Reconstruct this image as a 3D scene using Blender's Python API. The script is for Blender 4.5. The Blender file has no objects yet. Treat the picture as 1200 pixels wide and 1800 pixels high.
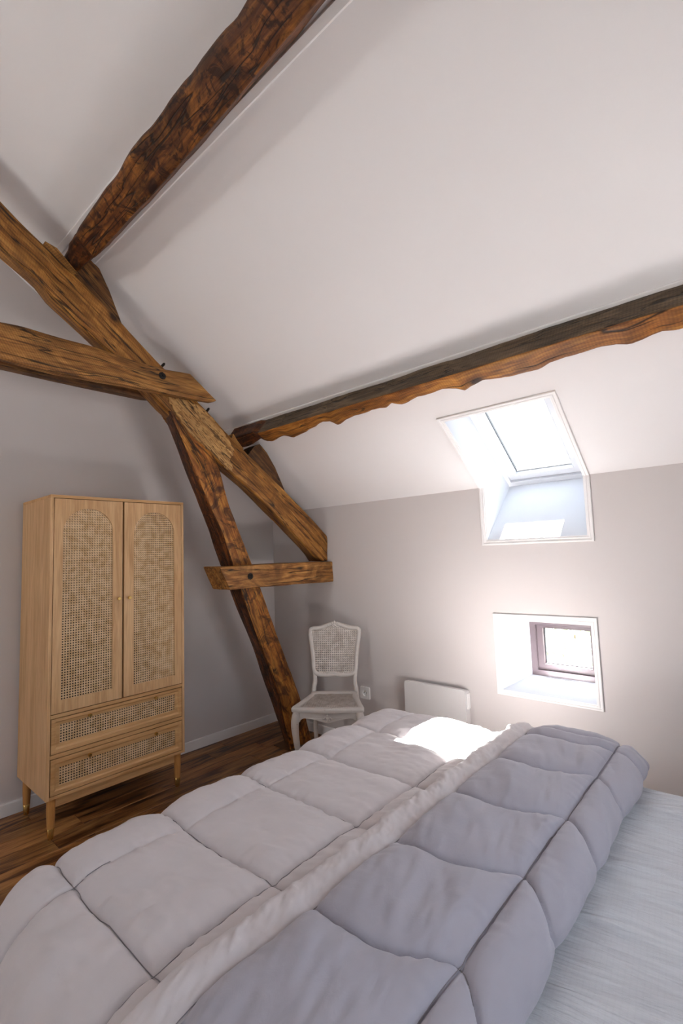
import bpy, bmesh, math, random
import numpy as np
from mathutils import Vector, Matrix
from mathutils.geometry import tessellate_polygon

random.seed(7)
rng = np.random.default_rng(11)
SC = bpy.context.scene
COL = SC.collection

# ------------------------------------------------------------------ camera
cam_d = bpy.data.cameras.new('camera')
cam = bpy.data.objects.new('camera', cam_d)
COL.objects.link(cam)
Fw = Vector((-0.6573732, 0.74854221, 0.08686214))
Rt = Vector((0.74893862, 0.66173573, -0.03459446))
Up = Vector((0.0833752, -0.04231294, 0.9956195))
cam.matrix_world = Matrix(((Rt.x, Up.x, -Fw.x, 3.2892), (Rt.y, Up.y, -Fw.y, -2.81053), (Rt.z, Up.z, -Fw.z, 1.41), (0, 0, 0, 1)))
cam_d.sensor_fit = 'HORIZONTAL'
cam_d.sensor_width = 36.0
cam_d.lens = 843.937 / 1200 * 36
cam_d.clip_start = 0.05
SC.camera = cam

# ------------------------------------------------------------------ light
SUN_DIR = Vector((-0.04, -0.57, -1.0)).normalized()
world = bpy.data.worlds.new('sky')
SC.world = world
world.use_nodes = True
wn = world.node_tree
bg = wn.nodes['Background']
skyt = wn.nodes.new('ShaderNodeTexSky')
skyt.sky_type = 'NISHITA'
skyt.sun_disc = False
skyt.sun_elevation = math.radians(59)
skyt.sun_rotation = math.radians(0)
skyt.dust_density = 2.0
haze = wn.nodes.new('ShaderNodeMix')            # thin bright cloud whitens the blue sky
haze.data_type = 'RGBA'
haze.inputs[0].default_value = .6
haze.inputs[7].default_value = (6.2, 6.4, 6.8, 1)
wn.links.new(skyt.outputs[0], haze.inputs[6])
wn.links.new(haze.outputs[2], bg.inputs[0])
bg.inputs[1].default_value = 0.135
sun_d = bpy.data.lights.new('sun', 'SUN')
sun_d.energy = 34.0
sun_d.angle = math.radians(0.6)
sun_d.color = (1.0, 0.98, 0.965)
sun = bpy.data.objects.new('sun', sun_d)
COL.objects.link(sun)
sun.rotation_euler = SUN_DIR.to_track_quat('-Z', 'Y').to_euler()
sun.location = (2.3, 6, 12)
SC.view_settings.view_transform = 'Standard'
SC.view_settings.look = 'None'
SC.view_settings.gamma = 1.0
SC.view_settings.use_curve_mapping = False
SC.view_settings.exposure = 3.3
SC.cycles.use_denoising = True
SC.cycles.use_guiding = True
SC.cycles.max_bounces = 14
SC.cycles.diffuse_bounces = 8
SC.cycles.transparent_max_bounces = 12
SC.cycles.sample_clamp_indirect = 0
SC.cycles.caustics_reflective = False
SC.cycles.caustics_refractive = False


# ------------------------------------------------------------------ helpers
def tag(o, label=None, cat=None, group=None, kind=None):
    for k, v in (('label', label), ('category', cat), ('group', group), ('kind', kind)):
        if v:
            o[k] = v
    return o


def empty(name, loc=(0, 0, 0), rz=0.0, parent=None):
    o = bpy.data.objects.new(name, None)
    o.empty_display_size = 0.05
    COL.objects.link(o)
    o.location = loc
    o.rotation_euler = (0, 0, rz)
    o.parent = parent
    return o


def mesh_obj(name, verts, faces, mat, parent=None, smooth=False, gc=None, org=(0, 0, 0), data_only=False, auto=None):
    m = bpy.data.meshes.new(name)
    ox, oy, oz = org
    m.from_pydata([(v[0] - ox, v[1] - oy, v[2] - oz) for v in verts], [], faces)
    m.materials.append(mat)
    if gc is not None:
        a = m.attributes.new('gc', 'FLOAT_VECTOR', 'POINT')
        a.data.foreach_set('vector', np.asarray(gc, dtype=np.float32).ravel())
    bm = bmesh.new()
    bm.from_mesh(m)
    bmesh.ops.recalc_face_normals(bm, faces=bm.faces)
    bm.to_mesh(m)
    bm.free()
    if smooth:
        m.shade_smooth()
        if auto:
            m.set_sharp_from_angle(angle=math.radians(auto))
    m.update()
    if data_only:
        return m
    o = bpy.data.objects.new(name, m)
    COL.objects.link(o)
    o.parent = parent
    return o


class MB:
    """collects shapes into one mesh"""
    def __init__(self):
        self.v = []
        self.f = []

    def add(self, v, f):
        b = len(self.v)
        self.v += [tuple(p) for p in v]
        self.f += [tuple(i + b for i in q) for q in f]
        return self

    def box(self, x0, x1, y0, y1, z0, z1, bev=0.0):
        if bev <= 0:
            v = [(x, y, z) for x in (x0, x1) for y in (y0, y1) for z in (z0, z1)]
            f = [(0, 1, 3, 2), (4, 6, 7, 5), (0, 4, 5, 1), (2, 3, 7, 6), (0, 2, 6, 4), (1, 5, 7, 3)]
            return self.add(v, f)
        bm = bmesh.new()
        bmesh.ops.create_cube(bm, size=1)
        for p in bm.verts:
            p.co = Vector(((x0 + x1) / 2 + p.co.x * (x1 - x0), (y0 + y1) / 2 + p.co.y * (y1 - y0), (z0 + z1) / 2 + p.co.z * (z1 - z0)))
        bmesh.ops.bevel(bm, geom=bm.edges[:], offset=bev, segments=2, affect='EDGES', profile=0.6)
        bm.verts.index_update()
        self.add([p.co[:] for p in bm.verts], [[q.index for q in f.verts] for f in bm.faces])
        bm.free()
        return self

    def tube(self, pts, radii, n=10, flat=None, caps=True):
        """swept round section; flat = (scale along second axis)"""
        pts = [Vector(p) for p in pts]
        k = len(pts)
        rad = radii if hasattr(radii, '__len__') else [radii] * k
        up = None
        v = []
        for i, p in enumerate(pts):
            t = (pts[min(i + 1, k - 1)] - pts[max(i - 1, 0)]).normalized()
            if up is None:
                ref = Vector((0, 0, 1)) if abs(t.z) < .9 else Vector((1, 0, 0))
                a = t.cross(ref).normalized()
            else:
                a = (up - t * up.dot(t)).normalized()
            up = a
            b = t.cross(a)
            for j in range(n):
                w = 2 * math.pi * j / n
                v.append(p + a * math.cos(w) * rad[i] + b * math.sin(w) * rad[i] * (flat or 1))
        f = []
        for i in range(k - 1):
            for j in range(n):
                f.append((i * n + j, i * n + (j + 1) % n, (i + 1) * n + (j + 1) % n, (i + 1) * n + j))
        if caps:
            f.append(tuple(range(n)))
            f.append(tuple((k - 1) * n + j for j in range(n)))
        return self.add(v, f)

    def lathe(self, prof, c, axis='z', n=16):
        """prof: list of (r, h)"""
        v = []
        for r, h in prof:
            for j in range(n):
                w = 2 * math.pi * j / n
                p = {'z': (r * math.cos(w), r * math.sin(w), h), 'x': (h, r * math.cos(w), r * math.sin(w)), 'y': (r * math.cos(w), h, r * math.sin(w))}[axis]
                v.append((c[0] + p[0], c[1] + p[1], c[2] + p[2]))
        k = len(prof)
        f = [(i * n + j, i * n + (j + 1) % n, (i + 1) * n + (j + 1) % n, (i + 1) * n + j) for i in range(k - 1) for j in range(n)]
        f += [tuple(range(n)), tuple((k - 1) * n + j for j in range(n))]
        return self.add(v, f)

    def blob(self, c, r, sub=2):
        bm = bmesh.new()
        bmesh.ops.create_icosphere(bm, subdivisions=sub, radius=1)
        bm.verts.index_update()
        self.add([(c[0] + p.co.x * r[0], c[1] + p.co.y * r[1], c[2] + p.co.z * r[2]) for p in bm.verts], [[q.index for q in f.verts] for f in bm.faces])
        bm.free()
        return self

    def plate(self, outer, holes, fn, d0, d1):
        """polygon with holes (2D) between depths d0 and d1, fn(u, v, d) -> point"""
        loops = [outer] + list(holes)
        flat = [p for l in loops for p in l]
        n = len(flat)
        tris = tessellate_polygon([[Vector((p[0], p[1], 0)) for p in l] for l in loops])
        v = [fn(p[0], p[1], d0) for p in flat] + [fn(p[0], p[1], d1) for p in flat]
        f = [tuple(t) for t in tris] + [tuple(i + n for i in t) for t in tris]
        b = 0
        for l in loops:
            m = len(l)
            for i in range(m):
                f.append((b + i, b + (i + 1) % m, n + b + (i + 1) % m, n + b + i))
            b += m
        return self.add(v, f)

    def build(self, name, mat, parent=None, smooth=False, org=(0, 0, 0), auto=None, gc=None):
        return mesh_obj(name, self.v, self.f, mat, parent, smooth, gc, org, auto=auto)


def chain(pts, n):
    """resample a polyline to n points by arc length"""
    p = np.array(pts, float)
    d = np.r_[0, np.cumsum(np.linalg.norm(np.diff(p, axis=0), axis=1))]
    t = np.linspace(0, d[-1], n)
    return np.stack([np.interp(t, d, p[:, k]) for k in range(p.shape[1])], 1), d[-1]


def catmull(pts, per=8, closed=False):
    P = [Vector(p) for p in pts]
    n = len(P)
    out = []
    for i in range(n if closed else n - 1):
        g = (lambda k: P[k % n]) if closed else (lambda k: P[min(max(k, 0), n - 1)])
        a, b, c, d = g(i - 1), g(i), g(i + 1), g(i + 2)
        for j in range(per):
            t = j / per
            out.append(0.5 * ((2 * b) + (c - a) * t + (2 * a - 5 * b + 4 * c - d) * t * t + (3 * b - a - 3 * c + d) * t ** 3))
    if not closed:
        out.append(P[-1])
    return out


class VN:
    """value noise on a random lattice, 2D"""
    def __init__(self, seed):
        self.t = np.random.default_rng(seed).random((128, 128)) * 2 - 1

    def __call__(self, x, y):
        x = np.asarray(x, float)
        y = np.asarray(y, float)
        xi = np.floor(x).astype(int)
        yi = np.floor(y).astype(int)
        fx = x - xi
        fy = y - yi
        fx = fx * fx * (3 - 2 * fx)
        fy = fy * fy * (3 - 2 * fy)
        g = lambda a, b: self.t[a % 128, b % 128]
        return (g(xi, yi) * (1 - fx) + g(xi + 1, yi) * fx) * (1 - fy) + (g(xi, yi + 1) * (1 - fx) + g(xi + 1, yi + 1) * fx) * fy

    def f(self, x, y, o=3):
        s = 0
        a = 1.0
        for k in range(o):
            s = s + a * self(x * 2 ** k + 17 * k, y * 2 ** k + 31 * k)
            a *= .5
        return s


# ------------------------------------------------------------------ materials
def new_mat(name, col=(.8, .8, .8), rough=.6, metal=0.0, spec=.5):
    m = bpy.data.materials.new(name)
    m.use_nodes = True
    p = m.node_tree.nodes['Principled BSDF']
    p.inputs['Base Color'].default_value = (*col, 1)
    p.inputs['Roughness'].default_value = rough
    p.inputs['Metallic'].default_value = metal
    p.inputs['Specular IOR Level'].default_value = spec
    return m, m.node_tree, p


def N(nt, t, **kw):
    n = nt.nodes.new(t)
    for k, v in kw.items():
        if k.startswith('i_'):
            n.inputs[k[2:].replace('_', ' ')].default_value = v
        else:
            setattr(n, k, v)
    return n


def ramp(nt, src, stops, interp='LINEAR'):
    r = nt.nodes.new('ShaderNodeValToRGB')
    r.color_ramp.interpolation = interp
    e = r.color_ramp.elements
    while len(e) < len(stops):
        e.new(0.5)
    for k, (p, c) in enumerate(stops):
        e[k].position = p
        e[k].color = (*c, 1) if len(c) == 3 else c
    nt.links.new(src, r.inputs[0])
    return r


def mixc(nt, fac, a, b, mode='MIX'):
    n = nt.nodes.new('ShaderNodeMix')
    n.data_type = 'RGBA'
    n.blend_type = mode
    for i, s in ((0, fac), (6, a), (7, b)):
        if hasattr(s, 'links'):
            nt.links.new(s, n.inputs[i])
        else:
            n.inputs[i].default_value = s if i == 0 else (*s, 1)
    return n.outputs[2]


def mapped(nt, src, scale, loc=(0, 0, 0), rot=(0, 0, 0)):
    m = nt.nodes.new('ShaderNodeMapping')
    m.inputs['Scale'].default_value = scale
    m.inputs['Location'].default_value = loc
    m.inputs['Rotation'].default_value = rot
    nt.links.new(src, m.inputs[0])
    return m.outputs[0]


def noise(nt, vec, scale, detail=4, rough=.55, dist=0.0):
    n = N(nt, 'ShaderNodeTexNoise')
    n.inputs['Scale'].default_value = scale
    n.inputs['Detail'].default_value = detail
    n.inputs['Roughness'].default_value = rough
    n.inputs['Distortion'].default_value = dist
    if vec is not None:
        nt.links.new(vec, n.inputs['Vector'])
    return n.outputs['Fac']


def bump(nt, p, h, strength, dist):
    b = N(nt, 'ShaderNodeBump')
    b.inputs['Strength'].default_value = strength
    b.inputs['Distance'].default_value = dist
    nt.links.new(h, b.inputs['Height'])
    nt.links.new(b.outputs[0], p.inputs['Normal'])


def plaster(name, col, var=.03):
    m, nt, p = new_mat(name, col, .85, spec=.2)
    tc = N(nt, 'ShaderNodeTexCoord')
    a = noise(nt, tc.outputs['Object'], 1.3, 3)
    c2 = tuple(max(0, c - var) for c in col)
    nt.links.new(mixc(nt, a, col, c2), p.inputs['Base Color'])
    bump(nt, p, noise(nt, tc.outputs['Object'], 60, 3), .06, .004)
    return m


def oak(name, light, mid, dark, stain=.5, seed=0.0, burl=0.0, saw=0.0, worm=0.0, bs=16):
    """old oak; reads 'gc' = (along, across, depth) in metres"""
    m, nt, p = new_mat(name, mid, .55, spec=.35)
    at = N(nt, 'ShaderNodeAttribute', attribute_name='gc')
    g = mapped(nt, at.outputs['Vector'], (1, 1, 1), (seed, seed * 1.7, seed * .6))
    long_ = mapped(nt, g, (1.9, 21, 21))
    grain = noise(nt, long_, 2.2, 6, .6, .8)
    col = ramp(nt, grain, [(.28, dark), (.47, mid), (.66, light)]).outputs[0]
    fine = noise(nt, mapped(nt, g, (4, 70, 70)), 3, 4, .6)
    col = mixc(nt, .55, col, ramp(nt, fine, [(.3, (.48, .42, .38)), (.6, (1, 1, 1))]).outputs[0], 'MULTIPLY')
    # cloudy stains
    st = noise(nt, mapped(nt, g, (1, 1.6, 1.6)), 4.5, 5, .62, 1.2)
    sm = ramp(nt, st, [(.5 - .22 * stain, (0, 0, 0)), (.5 + .25 * (1 - stain) + .1, (1, 1, 1))])
    deep = tuple(c * .42 for c in dark)
    inv = ramp(nt, sm.outputs[0], [(0, (.9, .9, .9)), (1, (0, 0, 0))]).outputs[0]
    mm = N(nt, 'ShaderNodeMath', operation='MULTIPLY')
    nt.links.new(inv, mm.inputs[0])
    mm.inputs[1].default_value = min(1.0, .35 + stain)
    col = mixc(nt, mm.outputs[0], col, deep)
    if burl:
        bv = noise(nt, mapped(nt, g, (1, 1.2, 1.2)), bs, 4, .6, 2.5)
        bm_ = ramp(nt, bv, [(.50, (0, 0, 0)), (.62, (burl, burl, burl))]).outputs[0]
        col = mixc(nt, bm_, col, tuple(c * .3 for c in dark))
    if worm:
        wv = noise(nt, mapped(nt, g, (14, 60, 60), rot=(0, 0, .2)), 2, 3, .6, .6)
        wm = ramp(nt, wv, [(.40, (worm, worm, worm)), (.46, (0, 0, 0))]).outputs[0]
        col = mixc(nt, wm, col, deep)
    # knots
    vo = N(nt, 'ShaderNodeTexVoronoi', feature='F1')
    vo.inputs['Scale'].default_value = 2.6
    nt.links.new(mapped(nt, g, (1, 1.5, 1.5)), vo.inputs['Vector'])
    km = ramp(nt, vo.outputs['Distance'], [(.06, (.95, .95, .95)), (.10, (.35, .35, .35)), (.16, (0, 0, 0))]).outputs[0]
    col = mixc(nt, km, col, tuple(c * .25 for c in dark))
    # drying cracks
    cr = noise(nt, mapped(nt, g, (.55, 9, 9)), 1.6, 3, .5, .3)
    cm = ramp(nt, cr, [(.488, (0, 0, 0)), (.497, (.9, .9, .9)), (.503, (.9, .9, .9)), (.512, (0, 0, 0))]).outputs[0]
    col = mixc(nt, cm, col, (.012, .006, .003))
    if saw:
        wv = N(nt, 'ShaderNodeTexWave', wave_type='BANDS', bands_direction='X')
        wv.inputs['Scale'].default_value = 26
        wv.inputs['Distortion'].default_value = 1.5
        nt.links.new(mapped(nt, g, (1, .12, .12)), wv.inputs['Vector'])
        col = mixc(nt, saw, col, ramp(nt, wv.outputs['Fac'], [(.2, (.55, .5, .45)), (.7, (1, 1, 1))]).outputs[0], 'MULTIPLY')
    nt.links.new(col, p.inputs['Base Color'])
    hh = N(nt, 'ShaderNodeMath', operation='SUBTRACT')
    nt.links.new(grain, hh.inputs[0])
    nt.links.new(cm, hh.inputs[1])
    bump(nt, p, hh.outputs[0], .7, .006)
    return m


def board(name, light, dark, rough=.5, along=2):
    """clean cabinet oak, grain along object axis `along`"""
    m, nt, p = new_mat(name, light, rough, spec=.35)
    tc = N(nt, 'ShaderNodeTexCoord')
    sc = [13, 13, 13]
    sc[along] = 1.1
    a = noise(nt, mapped(nt, tc.outputs['Object'], sc), 1.7, 5, .6, .9)
    sc2 = [120, 120, 120]
    sc2[along] = 5
    b = noise(nt, mapped(nt, tc.outputs['Object'], sc2), 1.6, 3)
    col = ramp(nt, a, [(.33, dark), (.62, light)]).outputs[0]
    col = mixc(nt, .35, col, ramp(nt, b, [(.35, (.6, .55, .5)), (.6, (1, 1, 1))]).outputs[0], 'MULTIPLY')
    nt.links.new(col, p.inputs['Base Color'])
    bump(nt, p, b, .08, .001)
    return m


def fabric(name, col, rough=.85, weave=900, sheen=.25, crumple=.25):
    m, nt, p = new_mat(name, col, rough, spec=.15)
    p.inputs['Sheen Weight'].default_value = sheen
    p.inputs['Sheen Roughness'].default_value = .5
    tc = N(nt, 'ShaderNodeTexCoord')
    v = noise(nt, tc.outputs['Object'], 7, 4)
    c2 = tuple(c * .93 for c in col)
    nt.links.new(mixc(nt, v, c2, col), p.inputs['Base Color'])
    w = noise(nt, mapped(nt, tc.outputs['Object'], (1.0, .55, 1), rot=(0, 0, .5)), 26, 5, .62, .6)
    bump(nt, p, w, crumple, .006)
    return m


M = {}
M['wall'] = plaster('wall_paint', (.62, .575, .56))
M['ceiling'] = plaster('ceiling_paint', (.79, .76, .755), .015)
M['trim'] = new_mat('white_trim_paint', (.80, .775, .765), .5)[0]
M['reveal'] = plaster('white_reveal_paint', (.70, .715, .75), .01)
M['sash'] = new_mat('white_sash_lacquer', (.66, .66, .685), .35)[0]
M['taupe'] = new_mat('taupe_window_frame', (.17, .125, .135), .4)[0]
M['gasket'] = new_mat('dark_gasket', (.03, .03, .035), .6)[0]
M['iron'] = new_mat('black_iron', (.022, .018, .016), .55, .6)[0]
M['brass'] = new_mat('brass', (.80, .56, .20), .25, 1.0)[0]
M['white_plastic'] = new_mat('white_plastic', (.80, .78, .76), .4)[0]
M['heater'] = new_mat('white_enamel', (.66, .635, .625), .35)[0]
M['dark_hole'] = new_mat('socket_hole', (.03, .03, .03), .6)[0]

GOLD = (.52, .27, .085), (.30, .125, .032), (.085, .028, .009)
M['oak_rafter'] = oak('old_oak_golden', (.80, .38, .085), (.47, .19, .034), (.09, .026, .006), .30, 1.3, saw=.25)
M['oak_post'] = oak('old_oak_reddish', (.84, .38, .065), (.52, .18, .027), (.10, .024, .006), .36, 5.1, burl=.75, bs=6)
M['oak_collar'] = oak('old_oak_honey', (.78, .40, .11), (.48, .21, .048), (.10, .033, .009), .28, 9.4, saw=.45)
M['oak_tie'] = oak('old_oak_tan', (.80, .40, .115), (.48, .20, .047), (.08, .024, .007), .40, 13.2, saw=.15)
M['oak_purlin'] = oak('old_oak_amber', (.74, .33, .064), (.44, .16, .026), (.10, .028, .007), .34, 21.7, saw=.3)
M['oak_dark'] = oak('old_oak_burr', (.52, .20, .038), (.24, .075, .015), (.05, .012, .004), .56, 28.1, burl=.85, bs=11)
M['oak_block'] = oak('old_oak_block', (.38, .18, .05), (.20, .08, .022), (.05, .018, .007), .5, 33.3)

M['cab'] = board('light_oak_veneer', (.70, .44, .225), (.54, .305, .135), .45, 2)
M['cab_h'] = board('light_oak_veneer_across', (.66, .39, .175), (.50, .265, .10), .45, 1)
M['cab_leg'] = board('turned_oak', (.56, .28, .09), (.42, .18, .05), .4, 2)
M['cab_in_shade'] = new_mat('cabinet_interior_shade', (.022, .010, .006), .8)[0]  # near-black stands in for the shade inside the cabinet


def cane_mat(name, a, b):
    m, nt, p = new_mat(name, a, .6)
    tc = N(nt, 'ShaderNodeTexCoord')
    v = noise(nt, tc.outputs['Object'], 30, 4)
    nt.links.new(ramp(nt, v, [(.35, b), (.6, a)]).outputs[0], p.inputs['Base Color'])
    return m


M['cane'] = cane_mat('natural_cane', (.76, .54, .32), (.58, .36, .17))
M['cane_white'] = cane_mat('white_washed_cane', (.64, .58, .53), (.44, .37, .31))


def worn_paint():
    m, nt, p = new_mat('worn_chalk_paint', (.66, .615, .58), .7, spec=.25)
    tc = N(nt, 'ShaderNodeTexCoord')
    v = noise(nt, tc.outputs['Object'], 38, 5, .65, .4)
    w = ramp(nt, v, [(.66, (0, 0, 0)), (.72, (.8, .8, .8))]).outputs[0]
    base = mixc(nt, noise(nt, tc.outputs['Object'], 9, 3), (.62, .57, .53), (.50, .455, .42))
    nt.links.new(mixc(nt, w, base, (.16, .09, .05)), p.inputs['Base Color'])
    bump(nt, p, v, .15, .002)
    return m


M['chair'] = worn_paint()


def plank_mat():
    m, nt, p = new_mat('walnut_plank', (.2, .1, .05), .38, spec=.4)
    tc = N(nt, 'ShaderNodeTexCoord')
    oi = N(nt, 'ShaderNodeObjectInfo')
    cx = N(nt, 'ShaderNodeCombineXYZ')
    mu = N(nt, 'ShaderNodeMath', operation='MULTIPLY')
    nt.links.new(oi.outputs['Random'], mu.inputs[0])
    mu.inputs[1].default_value = 37
    for k in range(3):
        nt.links.new(mu.outputs[0], cx.inputs[k])
    ad = N(nt, 'ShaderNodeVectorMath', operation='ADD')
    nt.links.new(tc.outputs['Object'], ad.inputs[0])
    nt.links.new(cx.outputs[0], ad.inputs[1])
    a = noise(nt, mapped(nt, ad.outputs[0], (9, .9, 9)), 2.0, 6, .62, 1.1)
    col = ramp(nt, a, [(.33, (.022, .007, .003)), (.43, (.16, .062, .018)), (.52, (.37, .17, .055)), (.70, (.56, .30, .11))]).outputs[0]
    b = noise(nt, mapped(nt, ad.outputs[0], (90, 4, 90)), 2, 3)
    col = mixc(nt, .5, col, ramp(nt, b, [(.35, (.5, .45, .4)), (.6, (1, 1, 1))]).outputs[0], 'MULTIPLY')
    tone = ramp(nt, oi.outputs['Random'], [(0, (.62, .6, .58)), (1, (1.15, 1.1, 1.05))]).outputs[0]
    col = mixc(nt, 1.0, col, tone, 'MULTIPLY')
    vo = N(nt, 'ShaderNodeTexVoronoi', feature='F1')
    vo.inputs['Scale'].default_value = 2.2
    nt.links.new(mapped(nt, ad.outputs[0], (2.2, .8, 2)), vo.inputs['Vector'])
    km = ramp(nt, vo.outputs['Distance'], [(.05, (.9, .9, .9)), (.12, (0, 0, 0))]).outputs[0]
    col = mixc(nt, km, col, (.012, .006, .004))
    nt.links.new(col, p.inputs['Base Color'])
    bump(nt, p, b, .1, .001)
    return m


M['plank'] = plank_mat()
M['subfloor'] = new_mat('subfloor', (.02, .012, .008), .9)[0]
M['duvet'] = fabric('duvet_pale_cotton', (.575, .525, .53))
M['duvet_shaded'] = fabric('duvet_shaded_cotton', (.385, .368, .418))
M['mattress'] = fabric('mattress_ticking', (.32, .31, .31))
M['bed_base'] = fabric('bed_base_cloth', (.30, .28, .27))


def sheet_mat():
    m, nt, p = new_mat('crinkled_gauze_sheet', (.66, .67, .70), .85, spec=.15)
    tc = N(nt, 'ShaderNodeTexCoord')
    r = mapped(nt, tc.outputs['Object'], (1, 1, 1), rot=(0, 0, -.12))
    cr = noise(nt, mapped(nt, r, (7, 95, 1)), 1.0, 4, .6, .5)
    wa = noise(nt, mapped(nt, r, (2.2, 16, 1)), 1.0, 3, .55, .4)
    gx = N(nt, 'ShaderNodeTexWave', wave_type='BANDS', bands_direction='X')
    gx.inputs['Scale'].default_value = 28
    gx.inputs['Distortion'].default_value = 1.2
    nt.links.new(r, gx.inputs['Vector'])
    gy = N(nt, 'ShaderNodeTexWave', wave_type='BANDS', bands_direction='Y')
    gy.inputs['Scale'].default_value = 32
    gy.inputs['Distortion'].default_value = 2
    nt.links.new(r, gy.inputs['Vector'])
    col = mixc(nt, ramp(nt, cr, [(.35, (0, 0, 0)), (.62, (1, 1, 1))]).outputs[0], (.56, .565, .60), (.64, .65, .68))
    lines = mixc(nt, .08, (1, 1, 1), ramp(nt, gx.outputs['Fac'], [(.0, (.72, .72, .74)), (.25, (1, 1, 1))]).outputs[0])
    col = mixc(nt, 1.0, col, lines, 'MULTIPLY')
    nt.links.new(col, p.inputs['Base Color'])
    s = N(nt, 'ShaderNodeMath', operation='MULTIPLY_ADD')
    nt.links.new(wa, s.inputs[0])
    s.inputs[1].default_value = 1.6
    nt.links.new(cr, s.inputs[2])
    s2 = N(nt, 'ShaderNodeMath', operation='MULTIPLY_ADD')
    nt.links.new(gy.outputs['Fac'], s2.inputs[0])
    s2.inputs[1].default_value = .05
    nt.links.new(s.outputs[0], s2.inputs[2])
    bump(nt, p, s2.outputs[0], .9, .010)
    return m


M['sheet'] = sheet_mat()


def glass_mat():
    m = bpy.data.materials.new('window_glass')
    m.use_nodes = True
    nt = m.node_tree
    nt.nodes.remove(nt.nodes['Principled BSDF'])
    out = nt.nodes['Material Output']
    tr = N(nt, 'ShaderNodeBsdfTransparent')
    tr.inputs[0].default_value = (.82, .845, .84, 1)
    gl = N(nt, 'ShaderNodeBsdfGlossy')
    gl.inputs['Roughness'].default_value = .02
    mx = N(nt, 'ShaderNodeMixShader')
    mx.inputs[0].default_value = .05
    nt.links.new(tr.outputs[0], mx.inputs[1])
    nt.links.new(gl.outputs[0], mx.inputs[2])
    nt.links.new(mx.outputs[0], out.inputs[0])
    return m


M['glass'] = glass_mat()
M['leaf'] = new_mat('hedge_leaf', (.30, .36, .22), .6)[0]
M['bark'] = new_mat('hedge_bark', (.12, .08, .05), .8)[0]
M['grass'] = plaster('gravel_ground', (.10, .094, .094), .02)
M['facade'] = plaster('stone_render', (.52, .47, .40), .06)
M['slate'] = new_mat('grey_slate', (.16, .16, .18), .6)[0]

# ------------------------------------------------------------------ room shell
S = 0.72                                 # roof slope
K = math.hypot(1, S)
NO = Vector((0, S / K, 1 / K))           # outward roof normal, window side
KNEE = 1.79
RIDGE = -3.3
XR = 3.92                                # right gable


def roof(x, yb, off):
    """point above the ceiling plane: yb on the plane, off outwards"""
    return (x, yb + NO.y * off, KNEE - S * yb + NO.z * off)


def struct(o):
    o['kind'] = 'structure'
    return o


def grid_slab(name, xs, ys, holes, fn, mat, side=None):
    """slab fn(u, v, side) over a grid, cells in holes are open"""
    nx, ny = len(xs), len(ys)
    v = [fn(x, y, s) for s in (0, 1) for x in xs for y in ys]
    idx = lambda i, j, s: s * nx * ny + i * ny + j
    f, hs = [], []
    solid = lambda i, j: 0 <= i < nx - 1 and 0 <= j < ny - 1 and (i, j) not in holes
    for i in range(nx - 1):
        for j in range(ny - 1):
            if not solid(i, j):
                continue
            for s in (0, 1):
                f.append((idx(i, j, s), idx(i + 1, j, s), idx(i + 1, j + 1, s), idx(i, j + 1, s)))
            for di, dj, a, b in ((-1, 0, (i, j), (i, j + 1)), (1, 0, (i + 1, j), (i + 1, j + 1)), (0, -1, (i, j), (i + 1, j)), (0, 1, (i, j + 1), (i + 1, j + 1))):
                if not solid(i + di, j + dj):
                    if (i + di, j + dj) in holes:
                        hs.append(len(f))
                    f.append((idx(*a, 0), idx(*b, 0), idx(*b, 1), idx(*a, 1)))
    o = mesh_obj(name, v, f, mat)
    if side:
        o.data.materials.append(side)
        for q in hs:
            o.data.polygons[q].material_index = 1
    return o


SX0, SX1 = 2.008, 2.572                  # skylight opening
SKY_TOP = -.46
LX0, LX1, LZ0, LZ1 = 2.047, 2.555, .578, .985


def wall_fn(x, z, s):
    if s == 0:
        return (x, 0, z)
    bx = {LX0: LX0 + .075, LX1: LX1 - .03}.get(x, x)
    bz = {LZ0: LZ0 + .038, LZ1: LZ1 - .035}.get(z, z)
    if x in (LX0, LX1) and z not in (LZ0, LZ1):
        bx = x
    if z in (LZ0, LZ1) and x not in (LX0, LX1):
        bz = z
    return (bx, .28, bz)


wall_w = struct(grid_slab('wall_window_side', [-.3, SX0, LX0, LX1, SX1, XR + .2], [-.05, LZ0, LZ1, 1.465, KNEE], {(2, 1), (1, 3), (2, 3), (3, 3)}, wall_fn, M['wall'], M['reveal']))
ceil_f = struct(grid_slab('ceiling', [-.35, SX0, SX1, XR + .25], [.42, SKY_TOP, RIDGE], {(1, 0)}, lambda x, y, s: roof(x, y, .2 * s), M['ceiling']))
back_fn = lambda x, y, s: (x, y - NO.y * .2 * s, KNEE - S * (-6.6 - y) + NO.z * .2 * s)
ceil_b = struct(grid_slab('ceiling_back_slope', [-.35, .5, 1.4, XR + .25], [-7.0, -5.3, -4.4, RIDGE], {(1, 1)}, back_fn, M['ceiling']))
GZ0, GZ1 = .95, 2.05
GABLE_FILL_WIN = [(-2.05, -1.05), (-4.1, -2.9)]      # two unseen casements added in the right gable for fill light
gable = [(0.4, -.05), (0.4, KNEE - S * .4), (RIDGE, KNEE - S * RIDGE), (-7.0, KNEE - S * .4), (-7.0, -.05)]
wl = MB().plate(gable, [], lambda y, z, d: (.031 * y - d, y, z), 0, .2)
struct(wl.build('wall_left', M['wall']))
struct(MB().plate(gable, [[(a, GZ0), (b, GZ0), (b, GZ1), (a, GZ1)] for a, b in GABLE_FILL_WIN], lambda y, z, d: (XR + d, y, z), 0, .2).build('wall_right', M['wall']))
struct(MB().box(-.35, XR + .2, -6.8, -6.6, -.05, KNEE).build('wall_back', M['wall']))

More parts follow.
